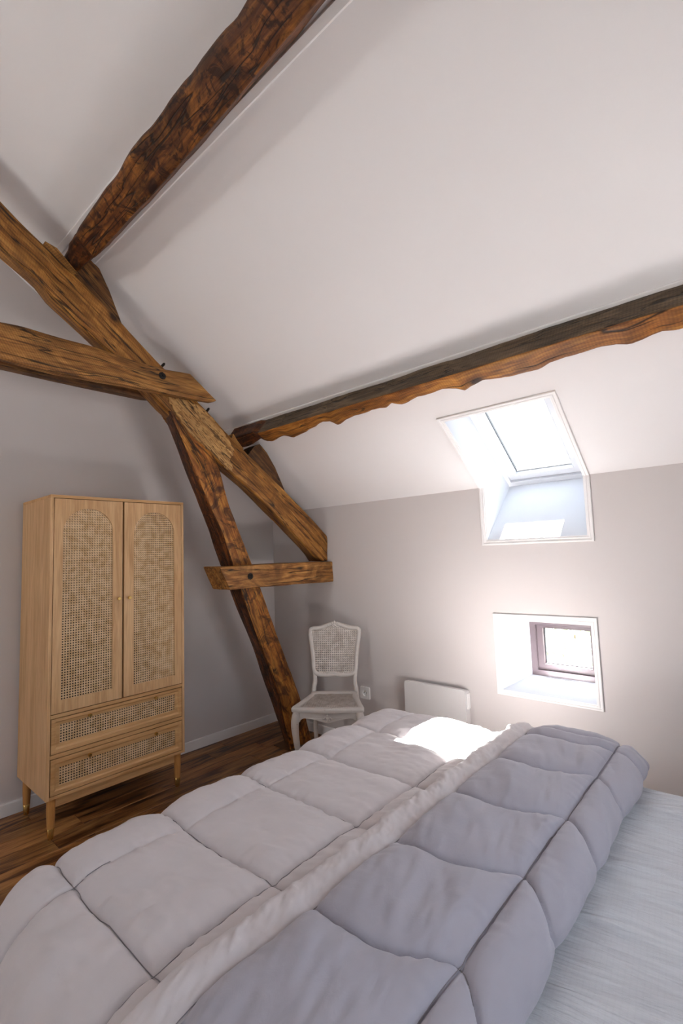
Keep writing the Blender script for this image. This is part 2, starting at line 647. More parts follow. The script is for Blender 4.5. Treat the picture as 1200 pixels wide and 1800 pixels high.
# baseboards
struct(MB().plate([(0, 0), (0, .07), (-.010, .07), (-.013, .065), (-.013, 0)], [], lambda y, z, d: (d, y, z), .0, XR).build('baseboard_window_side', M['trim']))
bl = MB()
for (y0, y1) in ((-.013, -6.6),):
    pr = [(0, 0), (0, .07), (.010, .07), (.013, .065), (.013, 0)]
    bl.plate(pr, [], lambda x, z, d: (x + .031 * d, d, z), y0, y1)
struct(bl.build('baseboard_left', M['trim']))

# floor: base slab, planks as parts
floor = struct(MB().box(-.35, XR + .2, -6.8, .3, -.12, -.012).build('floor', M['subfloor']))
PW = .142
plank_mesh = {}


def plank_data(L):
    if L not in plank_mesh:
        b = MB().box(-PW / 2 + .0009, PW / 2 - .0009, -L / 2 + .0009, L / 2 - .0009, -.012, 0)
        bm = bmesh.new()
        m = mesh_obj('plank', b.v, b.f, M['plank'], data_only=True)
        bm.from_mesh(m)
        bmesh.ops.bevel(bm, geom=[e for e in bm.edges if all(v.co.z > -.001 for v in e.verts)], offset=.0016, segments=1, affect='EDGES')
        bm.to_mesh(m)
        bm.free()
        plank_mesh[L] = m
    return plank_mesh[L]


pr_ = random.Random(4)
row = 0
x = -.18
while x < XR:
    y = .02 + pr_.choice([.0, .35, .7, 1.05]) * .0
    first = pr_.choice([.45, .8, 1.15, .62, .98])
    while y > -6.6:
        L = first if first else 1.28
        first = None
        o = bpy.data.objects.new('plank', plank_data(L))
        COL.objects.link(o)
        o.parent = floor
        o.location = (x + PW / 2, y - L / 2, 0)
        y -= L
    x += PW

# purlin trim strips on the ceiling
n_trim = [0]


def trim_name():
    n_trim[0] += 1
    return 'trim_%d' % n_trim[0]


def ceil_strip(y0, y1, x0, x1, h=.007):
    v = []
    prof = [(y0, -.001), (y0, h * .6), (y0 + (y1 - y0) * .12, h), (y0 + (y1 - y0) * .88, h), (y1, h * .6), (y1, -.001)]
    return struct(MB().plate(prof, [], lambda yb, hh, d: roof(d, yb, -hh), x0, x1).build(trim_name(), M['trim']))


ceil_strip(-.742, -.766, .05, XR)
ceil_strip(-.655, -.675, .86, XR)
ceil_strip(-1.80, -1.772, .45, XR, .010)
ceil_strip(-1.918, -1.888, .40, XR, .010)


# mouldings round the openings
def moulding(inner, outer, normals, closed, prof):
    k = len(inner)
    v = []
    for a, b, n in zip(inner, outer, normals):
        a, b, n = Vector(a), Vector(b), Vector(n)
        for t, h in prof:
            v.append(a.lerp(b, t) + n * h)
    m = len(prof)
    f = []
    for i in range(k if closed else k - 1):
        j = (i + 1) % k
        for q in range(m - 1):
            f.append((i * m + q, i * m + q + 1, j * m + q + 1, j * m + q))
    if not closed:
        f += [tuple(range(m)), tuple((k - 1) * m + q for q in range(m))]
    return struct(mesh_obj(trim_name(), v, f, M['trim']))


PROF = [(0, -.002), (0, .004), (.18, .004), (.24, .008), (.45, .008), (.5, .0045), (.62, .0045), (.7, .011), (.94, .011), (1, .009), (1, -.002)]
w_ = .034
nW, nC, nF = (0, -1, 0), (0, -NO.y, -NO.z), (0, -1, -.513)
cy = lambda yb: KNEE - S * yb
moulding([(SX0, 0, 1.465), (SX0, 0, KNEE), (SX0, SKY_TOP, cy(SKY_TOP)), (SX1, SKY_TOP, cy(SKY_TOP)), (SX1, 0, KNEE), (SX1, 0, 1.465)],
         [(SX0 - w_, 0, 1.465 - w_), (SX0 - w_, 0, KNEE), (SX0 - w_, SKY_TOP - w_ * .8, cy(SKY_TOP - w_ * .8)), (SX1 + w_, SKY_TOP - w_ * .8, cy(SKY_TOP - w_ * .8)), (SX1 + w_, 0, KNEE), (SX1 + w_, 0, 1.465 - w_)],
         [nW, nF, nC, nC, nF, nW], True, PROF)
moulding([(LX0, 0, LZ0), (LX0, 0, LZ1), (LX1, 0, LZ1), (LX1, 0, LZ0)],
         [(LX0 - .032, 0, LZ0 - .03), (LX0 - .032, 0, LZ1 + .035), (LX1 + .032, 0, LZ1 + .042), (LX1 + .032, 0, LZ0 - .03)],
         [nW] * 4, True, PROF)

# ------------------------------------------------------------------ window_1: the roof window
win1 = struct(empty('window_1', (2.29, 0, 1.465)))
O1 = (2.29, 0, 1.465)
rev = MB()
sd = [(0, 1.465), (0, KNEE), (SKY_TOP, cy(SKY_TOP)), (-.25, 2.241), (.34, 1.816)]
xin = [0, 0, 0, .022, .022]
for x0, sg in ((SX0, 1), (SX1, -1)):
    v = [(x0 + sg * d, p[0], p[1]) for p, d in zip(sd, xin)] + [(x0 - sg * .004, p[0] + .001, p[1]) for p in sd]
    f = [(0, 1, 2, 3, 4), (5, 6, 7, 8, 9)] + [(i, (i + 1) % 5, 5 + (i + 1) % 5, 5 + i) for i in range(5)]
    rev.add(v, f)
rev.add([(SX0, 0, 1.465), (SX1, 0, 1.465), (SX1, .345, 1.822), (SX0, .345, 1.822), (SX0, 0, 1.445), (SX1, 0, 1.445), (SX1, .36, 1.80), (SX0, .36, 1.80)],
        [(0, 1, 2, 3), (4, 5, 6, 7), (0, 1, 5, 4), (1, 2, 6, 5), (2, 3, 7, 6), (3, 0, 4, 7)])
rev.add([(SX0, SKY_TOP, cy(SKY_TOP)), (SX1, SKY_TOP, cy(SKY_TOP)), (SX1, -.25, 2.241), (SX0, -.25, 2.241), (SX0, SKY_TOP - .01, cy(SKY_TOP) + .02), (SX1, SKY_TOP - .01, cy(SKY_TOP) + .02), (SX1, -.26, 2.27), (SX0, -.26, 2.27)],
        [(0, 1, 2, 3), (4, 5, 6, 7), (0, 1, 5, 4), (1, 2, 6, 5), (2, 3, 7, 6), (3, 0, 4, 7)])
rev.build('reveal', M['reveal'], win1, org=O1)


def rect_ring(fn, ox0, ox1, oy0, oy1, ix0, ix1, iy0, iy1, d0, d1, b=0.003):
    """mitred four-bar frame; section with a small bevel on the inner front edge"""
    prof = [(0, d0), (1 - .0, d0), (1, d1 - b), (.93, d1), (.0, d1)]
    cs = [((ox0, oy0), (ix0, iy0)), ((ox1, oy0), (ix1, iy0)), ((ox1, oy1), (ix1, iy1)), ((ox0, oy1), (ix0, iy1))]
    v = []
    for o_, i_ in cs:
        for t, d in prof:
            v.append(fn(o_[0] + (i_[0] - o_[0]) * t, o_[1] + (i_[1] - o_[1]) * t, d))
    m = len(prof)
    f = [(i * m + q, i * m + (q + 1) % m, ((i + 1) % 4) * m + (q + 1) % m, ((i + 1) % 4) * m + q) for i in range(4) for q in range(m)]
    return v, f


rf = lambda x, yb, d: roof(x, yb, d)


def part(vf, name, mat, parent, org):
    return mesh_obj(name, vf[0], vf[1], mat, parent, org=org)


# yb on the plane of the ceiling; d falls towards the room
part(rect_ring(rf, 1.97, 2.60, -.44, .25, 2.052, 2.506, -.372, .178, .32, .225), 'frame', M['sash'], win1, O1)
sash1 = part(rect_ring(rf, 2.0545, 2.5035, -.369, .175, 2.100, 2.452, -.325, .138, .31, .238), 'sash', M['sash'], win1, O1)
part(rect_ring(rf, 2.0995, 2.4525, -.3255, .1385, 2.104, 2.448, -.321, .134, .285, .268, .001), 'gasket', M['gasket'], win1, O1)
g1 = MB().plate([(2.101, -.324), (2.451, -.324), (2.451, .137), (2.101, .137)], [], rf, .278, .284)
g1.build('glass_pane', M['glass'], win1, org=O1)
hb = MB().plate([(2.10, -.352), (2.45, -.352), (2.45, -.338), (2.10, -.338)], [], rf, .212, .237)
hb.build('handle_bar', M['sash'], sash1, org=O1)
fl = MB()
fl.plate([(1.9, .14), (2.66, .14), (2.66, .42), (1.9, .42)], [], rf, .322, .335)
fl.build('flashing', M['slate'], win1, org=O1)

# ------------------------------------------------------------------ window_2: the small low window
O2 = (2.3, 0, LZ0)
win2 = struct(empty('window_2', O2))
wf = lambda x, z, d: (x, d, z)
part(rect_ring(wf, 2.085, 2.56, .58, .985, 2.158, 2.500, .650, .925, .345, .282), 'frame', M['taupe'], win2, O2)
part(rect_ring(wf, 2.160, 2.498, .652, .923, 2.196, 2.470, .687, .907, .35, .296), 'sash', M['taupe'], win2, O2)
part(rect_ring(wf, 2.1955, 2.4705, .6865, .9075, 2.201, 2.466, .692, .903, .335, .318, .001), 'gasket', M['gasket'], win2, O2)
MB().plate([(2.197, .688), (2.469, .688), (2.469, .906), (2.197, .906)], [], wf, .325, .331).build('glass_pane', M['glass'], win2, org=O2)
fa = MB().plate([(-.6, -.3), (5, -.3), (5, 1.62), (-.6, 1.62)], [[(2.15, .64), (2.15, .92), (2.18, 1.02), (2.24, 1.10), (2.34, 1.16), (2.75, 1.16), (2.75, .64)]], wf, .352, .40)
struct(fa.build('wall_outside', M['facade']))

# an unseen roof window, added in the slope behind the camera as fill
fill_roof_win = struct(empty('window_5', (.95, -4.85, cy(-1.75))))
Ow = tuple(fill_roof_win.location)
bf = lambda x, y, d: (x, y - NO.y * d, KNEE - S * (-6.6 - y) + NO.z * d)
part(rect_ring(bf, .47, 1.43, -5.33, -4.37, .56, 1.34, -5.24, -4.46, .26, .202), 'frame', M['sash'], fill_roof_win, Ow)
MB().plate([(.555, -5.245), (1.345, -5.245), (1.345, -4.455), (.555, -4.455)], [], bf, .225, .231).build('glass_pane', M['glass'], fill_roof_win, org=Ow)
# the added fill casements in the right gable
gf = lambda y, z, d: (XR + d, y, z)
for k, (GY0, GY1) in enumerate(GABLE_FILL_WIN):
    O3 = (XR + .1, (GY0 + GY1) / 2, GZ0)
    fill_win = struct(empty('window_%d' % (3 + k), O3))
    part(rect_ring(gf, GY0 - .03, GY1 + .03, GZ0 - .03, GZ1 + .03, GY0 + .05, GY1 - .05, GZ0 + .05, GZ1 - .05, .25, .202), 'frame', M['sash'], fill_win, O3)
    MB().plate([(GY0 + .045, GZ0 + .045), (GY1 - .045, GZ0 + .045), (GY1 - .045, GZ1 - .045), (GY0 + .045, GZ1 - .045)], [], gf, .225, .231).build('glass_pane', M['glass'], fill_win, org=O3)
for nm, loc, d, sx, sy in (('roof_portal', bf(.95, -4.85, .29), (0, NO.y, -NO.z), .9, .9), ('skylight_portal', roof(2.275, -.09, .36), (0, -NO.y, -NO.z), .40, .60), ('window_portal', (2.34, .45, .82), (0, -1, 0), .40, .32), *[('gable_portal', (XR + .28, (a + b) / 2, (GZ0 + GZ1) / 2), (-1, 0, 0), b - a + .1, 1.2) for a, b in GABLE_FILL_WIN]):
    pl = bpy.data.lights.new(nm, 'AREA')
    pl.shape = 'RECTANGLE'
    pl.size, pl.size_y = sx, sy
    pl.cycles.is_portal = True
    po = bpy.data.objects.new(nm, pl)
    COL.objects.link(po)
    po.location = loc
    po.rotation_euler = Vector(d).to_track_quat('-Z', 'Y').to_euler()

# outside
struct(MB().box(-25, 30, -25, 40, -2.6, -2.5).build('ground', M['grass']))
hr = random.Random(3)
hedge = empty('hedge', (1.2, 6.0, -2.5))
tag(hedge, 'sunlit green hedge outside, seen through the small low window', 'hedge')
hb_ = MB()
for k in range(3600):
    px, py, pz = hr.uniform(-4, 4), hr.gauss(0, .35), hr.uniform(.1, 3.3)
    c = Vector((px, py, pz))
    a = Vector((hr.gauss(0, 1), hr.gauss(0, 1), hr.gauss(0, 1))).normalized() * .10
    b = a.cross(Vector((hr.gauss(0, 1), hr.gauss(0, 1), hr.gauss(0, 1)))).normalized() * .055
    hb_.add([c - a, c + b, c + a, c - b], [(0, 1, 2, 3)])
ho = hb_.build('foliage', M['leaf'], hedge)
ho['kind'] = 'stuff'
for k in range(6):
    MB().tube([(-3.4 + k * 1.3, .5, -.02), (-3.3 + k * 1.3, .5, 1.4), (-3.2 + k * 1.3, .5, 2.6)], [.05, .035, .01], 7).build('stem', M['bark'], hedge)


# ------------------------------------------------------------------ timber
vn = VN(5)


def fn_at(v):
    return v if callable(v) else (lambda z: v)


def beam_loft(name, rings, mat, parent=None, org=(0, 0, 0), seed=0, amp=.004, gcs=None):
    """rings: (n, m, 3) array of section loops along the beam"""
    R = np.array(rings, float)
    n, m, _ = R.shape
    cen = R.mean(1)
    s = np.r_[0, np.cumsum(np.linalg.norm(np.diff(cen, axis=0), axis=1))]
    d = R - cen[:, None]
    ln = np.linalg.norm(d, axis=2, keepdims=True) + 1e-9
    per = np.linalg.norm(np.diff(np.concatenate([R, R[:, :1]], 1), axis=1), axis=2)
    pc = np.cumsum(per, 1) - per
    a = vn.f(s[:, None] * 5 + seed, pc * 9 + seed * 3, 3) * amp
    R = R + d / ln * a[..., None]
    v = R.reshape(-1, 3).tolist()
    f = [(i * m + j, i * m + (j + 1) % m, (i + 1) * m + (j + 1) % m, (i + 1) * m + j) for i in range(n - 1) for j in range(m)]
    f += [tuple(range(m)), tuple((n - 1) * m + j for j in range(m))]
    # texture space: along, then the two true section axes
    e1 = d[0, m // 4] / np.linalg.norm(d[0, m // 4])
    t = (cen[-1] - cen[0]) / np.linalg.norm(cen[-1] - cen[0])
    e1 = e1 - t * (e1 @ t)
    e1 /= np.linalg.norm(e1)
    e2 = np.cross(t, e1)
    g = np.stack([np.repeat(s, m), (d @ e1).ravel(), (d @ e2).ravel()], 1)
    o = mesh_obj(name, v, f, mat, parent, True, g, org, auto=50)
    return o


def section(c00, c10, c11, c01, r=.012, k=5):
    """rounded four-sided loop through corners (back-bottom, front-bottom, front-top, back-top)"""
    cs = [Vector(c) for c in (c00, c10, c11, c01)]
    rr = r if hasattr(r, '__len__') else [r] * 4
    out = []
    for i in range(4):
        p, q, nx = cs[i - 1], cs[i], cs[(i + 1) % 4]
        a = q + (p - q).normalized() * rr[i]
        b = q + (nx - q).normalized() * rr[i]
        out += [a, (a + b) / 2 * .5 + q * .5 * .6 + (a + b) / 2 * .5 * .4, b]
        nb = nx + (q - nx).normalized() * rr[(i + 1) % 4]
        for j in range(1, k):
            out.append(b.lerp(nb, j / k))
    return out


def plane_beam(name, top, bot, xf, xb, mat, parent, org, n=48, seed=0, amp=.004, r=(.012, .02, .012, .012), under=0.0, bot2=None):
    """timber lying in the truss plane: top and bottom lines in (y, z); under raises the back bottom edge"""
    T, _ = chain(top, n)
    B, _ = chain(bot, n)
    B2 = chain(bot2, n)[0] if bot2 else B
    xf, xb = fn_at(xf), fn_at(xb)
    rings = []
    for i in range(n):
        (ty, tz), (by, bz) = T[i], B[i]
        dv = Vector((0, ty - by, tz - bz)).normalized()
        w = .4 + .6 * (vn(i * .35 + seed, 3.3) * .5 + .5)
        rr = [q * (w if k == 1 else 1) for k, q in enumerate(r)]
        rings.append(section((xb(bz), B2[i][0] + dv.y * under, B2[i][1] + dv.z * under), (xf(bz), by, bz), (xf(tz), ty, tz), (xb(tz), ty, tz), rr))
    return beam_loft(name, rings, mat, parent, org, seed, amp)


TO = (.58, -.26, 0)
truss = empty('roof_truss', TO)
tag(truss, 'old oak roof truss of pegged beams standing against the left wall', 'roof truss')
raf_top = [(-3.05, 3.74), (-2.23, 3.165), (-2.154, 3.108), (-2.046, 3.036), (-1.897, 2.941), (-1.765, 2.844), (-1.634, 2.751), (-1.43, 2.592), (-1.11, 2.366), (-.974, 2.262), (-.87, 2.19), (-.654, 2.040), (-.427, 1.886), (-.215, 1.727), (-.004, 1.56)]
raf_bot = [(-3.05, 3.53), (-2.227, 2.94), (-2.051, 2.83), (-1.989, 2.763), (-1.837, 2.66), (-1.696, 2.562), (-1.483, 2.405), (-1.384, 2.317), (-1.038, 2.066), (-.955, 2.001), (-.743, 1.868), (-.435, 1.637), (-.208, 1.455), (-.125, 1.385)]


def rafter_rings():
    n = 90
    T, _ = chain(raf_top, n)
    B, _ = chain(raf_bot, n)
    rings = []
    for i in range(n):
        (ty, tz), (by, bz) = T[i], B[i]
        w = .5 + .5 * vn(i * .3, 8.1)
        rings.append(section((.50, by + .01, bz + .03), (.655, by, bz), (.66, ty, tz), (.50, ty, tz), [.02, .012 + .025 * w, .010, .012]))
    # the plumb cut at the foot, from the top corner down to the tie
    rings.append(section((.50, -.06, 1.362), (.655, -.06, 1.36), (.66, -.003, 1.545), (.50, -.003, 1.545), .008))
    rings.append(section((.50, -.004, 1.362), (.655, -.004, 1.36), (.66, -.002, 1.50), (.50, -.002, 1.50), .006))
    return rings


beam_loft('rafter', rafter_rings(), M['oak_rafter'], truss, TO, 2.0, .0035)
# worn, worm-eaten sapwood patch on the rafter's face below the collar
pa = [(-1.36, 2.372), (-1.30, 2.395), (-1.19, 2.385), (-1.08, 2.335), (-.98, 2.245), (-.905, 2.16), (-.895, 2.10), (-.925, 2.06), (-.90, 2.02), (-.925, 1.985), (-.99, 2.035), (-1.10, 2.115), (-1.22, 2.20), (-1.31, 2.29)]
pc_ = catmull([(y, z, 0) for y, z in pa], 4, True)
jr = random.Random(9)
pp = MB().plate([(p.x + jr.uniform(-.009, .009), p.y + jr.uniform(-.009, .009)) for p in pc_], [], lambda y, z, d: (d, y, z), .650, .6635)
M['oak_worm'] = oak('old_oak_worm_eaten', (.84, .52, .20), (.66, .36, .12), (.26, .11, .035), .15, 3.9, worm=.9)
tdir = np.array([.79, -.61])
gcp = [((p[1] * tdir[0] + p[2] * tdir[1]), (p[1] * tdir[1] * -1 + p[2] * tdir[0]), p[0]) for p in pp.v]
wo = pp.build('sapwood_patch', M['oak_worm'], truss, org=TO, gc=gcp)
wo['label'] = 'paler worm-eaten patch on the rafter'

pxf = lambda z: .575 + .036 * z
pxb = lambda z: .42 + .036 * z
post_top = [(-1.327, 2.312), (-1.035, 2.078), (-.99, 1.98), (-.917, 1.765), (-.824, 1.562), (-.727, 1.362), (-.646, 1.186), (-.484, .821), (-.288, .382), (-.218, .211), (-.150, .006)]
post_bot = [(-1.357, 2.306), (-1.24, 2.086), (-1.133, 1.87), (-1.048, 1.715), (-.965, 1.57), (-.888, 1.374), (-.816, 1.181), (-.749, 1.02), (-.69, .879), (-.573, .635), (-.489, .424), (-.374, .006)]
plane_beam('post', post_top, post_bot, pxf, pxb, M['oak_post'], truss, TO, 110, 11.0, .003, (.012, .014, .008, .008), .0, [(-1.31, 2.325), (-1.19, 2.057), (-1.077, 1.82), (-.965, 1.56), (-.888, 1.374), (-.807, 1.188), (-.61, .773), (-.37, .19), (-.298, .006)])
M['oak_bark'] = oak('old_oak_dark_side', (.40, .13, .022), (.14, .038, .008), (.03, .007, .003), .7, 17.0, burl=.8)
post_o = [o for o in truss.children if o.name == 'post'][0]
post_o.data.materials.append(M['oak_bark'])  # left faces darker: burr oak, with shade put into the colour
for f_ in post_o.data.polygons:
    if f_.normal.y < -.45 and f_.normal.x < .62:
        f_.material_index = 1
plane_beam('collar_tie', [(-3.3, 2.54), (-2.228, 2.540), (-2.137, 2.549), (-1.963, 2.546), (-1.826, 2.551), (-1.614, 2.536), (-1.41, 2.535), (-1.25, 2.55)],
           [(-3.3, 2.36), (-2.224, 2.368), (-1.986, 2.358), (-1.604, 2.380), (-1.311, 2.390), (-1.071, 2.408), (-1.068, 2.409), (-1.058, 2.420)], .712, .662, M['oak_collar'], truss, TO, 60, 21.0, .003, (.006, .008, .01, .006))
rc = plane_beam('collar_tie', [(-3.3, 2.53), (-1.40, 2.53), (-1.30, 2.53)], [(-3.3, 2.40), (-1.42, 2.405), (-1.33, 2.42)], .496, .44, M['oak_block'], truss, TO, 40, 27.0, .003, (.006, .008, .01, .006))
rc['label'] = 'rear collar beam, darker, behind the rafter'
tb = plane_beam('tie_beam', [(-1.045, 1.356), (-.5, 1.359), (-.003, 1.354)], [(-.975, 1.208), (-.5, 1.20), (-.003, 1.195)], .711, .525, M['oak_tie'], truss, TO, 40, 33.0, .004, (.008, .012, .008, .008))
tb['label'] = 'short horizontal beam end fixed into the window wall'


def prism_part(name, poly, x0, x1, mat, seed):
    b = MB().plate(poly, [], lambda y, z, d: (d, y, z), x0, x1)
    g = [(p[1] * .75 - p[2] * .65 + seed, p[1] * .65 + p[2] * .75, p[0]) for p in b.v]
    return b.build(name, mat, truss, org=TO, gc=g)


prism_part('wedge_block', [(-1.90, 2.95), (-1.865, 2.985), (-1.80, 3.075), (-1.755, 3.045), (-1.70, 2.94), (-1.625, 2.76), (-1.70, 2.79)], .51, .625, M['oak_block'], 1)
prism_part('wedge_block', [(-.75, 2.115), (-.69, 2.19), (-.64, 2.215), (-.575, 2.16), (-.50, 2.06), (-.40, 1.875), (-.58, 1.99)], .51, .625, M['oak_block'], 4)
prism_part('shim', [(-2.04, 3.035), (-2.03, 3.062), (-1.975, 3.051), (-1.87, 2.955), (-1.90, 2.94)], .60, .645, M['oak_collar'], 7)
prism_part('shim', [(-.90, 2.21), (-.885, 2.245), (-.85, 2.20), (-.80, 2.15), (-.84, 2.16)], .60, .65, M['oak_collar'], 9)


def bolt(y, z, x, r=.022):
    b = MB()
    b.lathe([(r * 1.1, 0), (r * 1.1, .004), (r * .85, .006), (r * .85, .012), (r * .6, .015)], (x - .004, y, z), 'x', 8)
    b.lathe([(r * .35, .01), (r * .35, .022), (r * .2, .025)], (x - .004, y, z), 'x', 8)
    o = b.build('bolt', M['iron'], truss, org=TO)


bolt(-1.428, 2.488, .712)
bolt(-.81, 1.283, .711, .020)
for (y, z) in ((-1.075, 2.37), (-1.385, 2.585)):
    MB().tube([(.63, y - .02, z - .03), (.635, y + .008, z + .012), (.636, y + .012, z + .018)], [.008, .008, .005], 8).build('bolt', M['iron'], truss, org=TO)
MB().box(.405, .60, -.385, -.135, 0, .006, .002).build('base_plate', M['oak_block'], truss, org=TO)


# purlins: section built in (yb, off) of the ceiling plane, run along x
def purlin(name, xs, top_edge, low_edge, depth, mat, org, seed, waney):
    n = len(xs)
    rings = []
    for i, x in enumerate(xs):
        ya, yd = top_edge[i], low_edge[i]          # y of bottom edges, up-slope and down-slope, at full depth
        de = depth[i]
        ba, bd = ya + NO.y * de, yd + NO.y * de    # foot points on the ceiling plane
        if waney == 'low':
            bd2 = bd + .012
            c = [roof(x, bd2, -.006), roof(x, bd, -de + .012), roof(x, ba, -de), roof(x, ba, -.006)]
            rings.append(section(c[0], c[1], c[2], c[3], [.004, .012, .004, .004]))
        else:
            c = [roof(x, bd, -.006), roof(x, bd, -de), roof(x, ba - .006, -de + .012), roof(x, ba - .012, -.006)]
            rings.append(section(c[0], c[1], c[2], c[3], [.004, .006, .014, .004]))
    return beam_loft(name, rings, mat, None, org, seed, .0035)


low1 = [(.45, -.742), (.615, -.741), (.794, -.774), (.883, -.751), (1.01, -.767), (1.077, -.74), (1.182, -.751), (1.376, -.783), (1.432, -.77), (1.463, -.74), (1.513, -.751), (1.62, -.766), (1.784, -.771), (1.821, -.765), (1.873, -.779), (1.931, -.751), (1.98, -.765), (2.021, -.77), (2.103, -.764), (2.169, -.774), (2.238, -.761), (2.276, -.74), (2.308, -.749), (2.376, -.761), (2.457, -.744), (2.542, -.744), (2.626, -.741), (2.669, -.754), (2.786, -.76), (2.862, -.762), (2.919, -.755), (2.96, -.741), (3.0, -.745), (3.067, -.756), (3.122, -.746), (3.5, -.76), (3.95, -.75)]
xs1 = np.r_[np.linspace(.50, 3.3, 170), np.linspace(3.33, XR + .01, 12)]
lo = np.interp(xs1, [p[0] for p in low1], [p[1] for p in low1]) + vn(xs1 * 30, 2.2) * .003
p1 = purlin('purlin', xs1, -.834 + vn(xs1 * 3, 9.1) * .002, lo, np.interp(xs1, [.5, .80, .84, 4], [.125, .125, .14, .14]), M['oak_purlin'], (2.2, -.76, 2.17), 41.0, 'low')
M['oak_grey'] = oak('old_oak_weathered_shaded', (.30, .20, .11), (.17, .11, .058), (.06, .036, .02), .3, 44.0, saw=.35)
p1.data.materials.append(M['oak_grey'])  # up-slope face: weathered grey-brown, its shade put into the colour too
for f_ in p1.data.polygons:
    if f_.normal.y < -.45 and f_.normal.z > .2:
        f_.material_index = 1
low_p = tag(p1, 'long oak purlin with a wavy live edge above the roof window', 'roof beam')
up2 = [(.5, -1.93), (.66, -1.935), (.711, -1.949), (.865, -1.963), (1.006, -1.971), (1.238, -1.975), (1.577, -1.985), (1.825, -1.991), (1.935, -1.989), (2.017, -1.995), (2.14, -1.992), (2.193, -1.987), (2.24, -1.990), (2.28, -1.993), (3.0, -1.99), (3.95, -1.98)]
xs2 = np.r_[np.linspace(.50, 2.75, 120), np.linspace(2.8, XR + .01, 20)]
p2 = purlin('purlin', xs2, np.interp(xs2, [p[0] for p in up2], [p[1] for p in up2]) + vn(xs2 * 9, 4.2) * .004, np.interp(xs2, [.5, .724, 1.74, 2.459, 4], [-1.862, -1.864, -1.873, -1.893, -1.90]) + vn(xs2 * 2, 1.2) * .002,
            np.interp(xs2, [.5, .80, .83, 4], [.122, .128, .14, .14]), M['oak_dark'], (2.2, -1.9, 3.0), 52.0, 'up')
tag(p2, 'dark reddish oak purlin high on the ceiling at upper left', 'roof beam')
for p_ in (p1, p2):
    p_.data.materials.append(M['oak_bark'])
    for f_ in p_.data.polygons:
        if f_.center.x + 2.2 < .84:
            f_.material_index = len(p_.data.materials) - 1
for o, c in ((p1, (2.2, -.76, 2.17)), (p2, (2.2, -1.9, 3.0))):
    o.location = c

# ------------------------------------------------------------------ wardrobe
CO = (.20, -1.5235, 0)
cab = empty('wardrobe', CO)
tag(cab, 'light oak wardrobe with two arched cane doors and two cane drawers', 'wardrobe')
CX0, CX1, CY0, CY1, CZ0, CZ1 = -.046, .43, -1.915, -1.132, .2, 1.783
for y0, y1 in ((CY0, CY0 + .016), (CY1 - .016, CY1)):
    MB().box(CX0, CX1, y0, y1, CZ0, CZ1 - .0165, .0012).build('side_panel', M['cab'], cab, org=CO)
MB().box(CX0, CX1, CY0, CY1, CZ1 - .016, CZ1, .0012).build('top_panel', M['cab_h'], cab, org=CO)
MB().box(CX0, CX1, CY0 + .0165, CY1 - .0165, CZ0, CZ0 + .016, .001).build('bottom_panel', M['cab_h'], cab, org=CO)
MB().box(CX0, CX0 + .006, CY0 + .0165, CY1 - .0165, CZ0 + .0165, CZ1 - .0165).build('back_panel', M['cab_in_shade'], cab, org=CO)
MB().box(CX0 + .007, CX1, CY0 + .0165, CY1 - .0165, .605, .623, .001).build('rail', M['cab_h'], cab, org=CO)
MB().box(CX0 + .007, CX1, CY0 + .0165, CY1 - .0165, .402, .4215, .001).build('rail', M['cab_h'], cab, org=CO)


def clip_line(poly, p, d):
    """segments of line p + t d inside polygon"""
    ts = []
    n = len(poly)
    for i in range(n):
        a, b = poly[i], poly[(i + 1) % n]
        ex, ey = b[0] - a[0], b[1] - a[1]
        den = d[0] * ey - d[1] * ex
        if abs(den) < 1e-12:
            continue
        t = ((a[0] - p[0]) * ey - (a[1] - p[1]) * ex) / den
        s = ((a[0] - p[0]) * d[1] - (a[1] - p[1]) * d[0]) / den
        if 0 <= s < 1:
            ts.append(t)
    ts.sort()
    return list(zip(ts[0::2], ts[1::2]))


def cane_mesh(poly, pitch, fn, wide=.42, diag=.14):
    """six-way cane webbing strips clipped to the outline"""
    b = MB()
    us = [p[0] for p in poly]
    vs = [p[1] for p in poly]
    u0, u1, v0, v1 = min(us), max(us), min(vs), max(vs)

    def strip(p, d, w, dep, step=None):
        nx, ny = -d[1] * w / 2, d[0] * w / 2
        for t0, t1 in clip_line(poly, p, d):
            k = 1 if step is None else max(1, int((t1 - t0) / step))
            for i in range(k):
                a, c = t0 + (t1 - t0) * i / k, t0 + (t1 - t0) * (i + 1) / k
                P = (p[0] + d[0] * a, p[1] + d[1] * a)
                Q = (p[0] + d[0] * c, p[1] + d[1] * c)
                b.add([fn(P[0] - nx, P[1] - ny, dep), fn(Q[0] - nx, Q[1] - ny, dep), fn(Q[0] + nx, Q[1] + ny, dep), fn(P[0] + nx, P[1] + ny, dep)], [(0, 1, 2, 3)])
    nu = int(round((u1 - u0) / pitch))
    nv = int(round((v1 - v0) / pitch))
    for i in range(nu + 1):
        strip((u0 + (i + .01) * (u1 - u0) / nu, v0 - 1), (0, 1), pitch * wide, 0, .12)
    for j in range(nv + 1):
        strip((u0 - 1, v0 + (j + .01) * (v1 - v0) / nv), (1, 0), pitch * wide, .0007, .12)
    q = math.sqrt(.5)
    for k in range(-nv - 1, nu + 2):
        strip((u0 + (k + .5) * pitch + .0003, v0), (q, q), pitch * diag, .0014, .12)
    for k in range(-1, nu + nv + 2):
        strip((u0 + (k + .5) * pitch + .0003, v0), (-q, q), pitch * diag, .0021, .12)
    return b


fx = lambda y, z, d: (CX1 + d, y, z)


def knob(y, z, parent):
    MB().lathe([(.004, 0), (.004, .008), (.0085, .010), (.0095, .013), (.0095, .022), (.0085, .0235)], (CX1 + .002, y, z), 'x', 14).build('knob', M['brass'], parent, True, CO, auto=40)


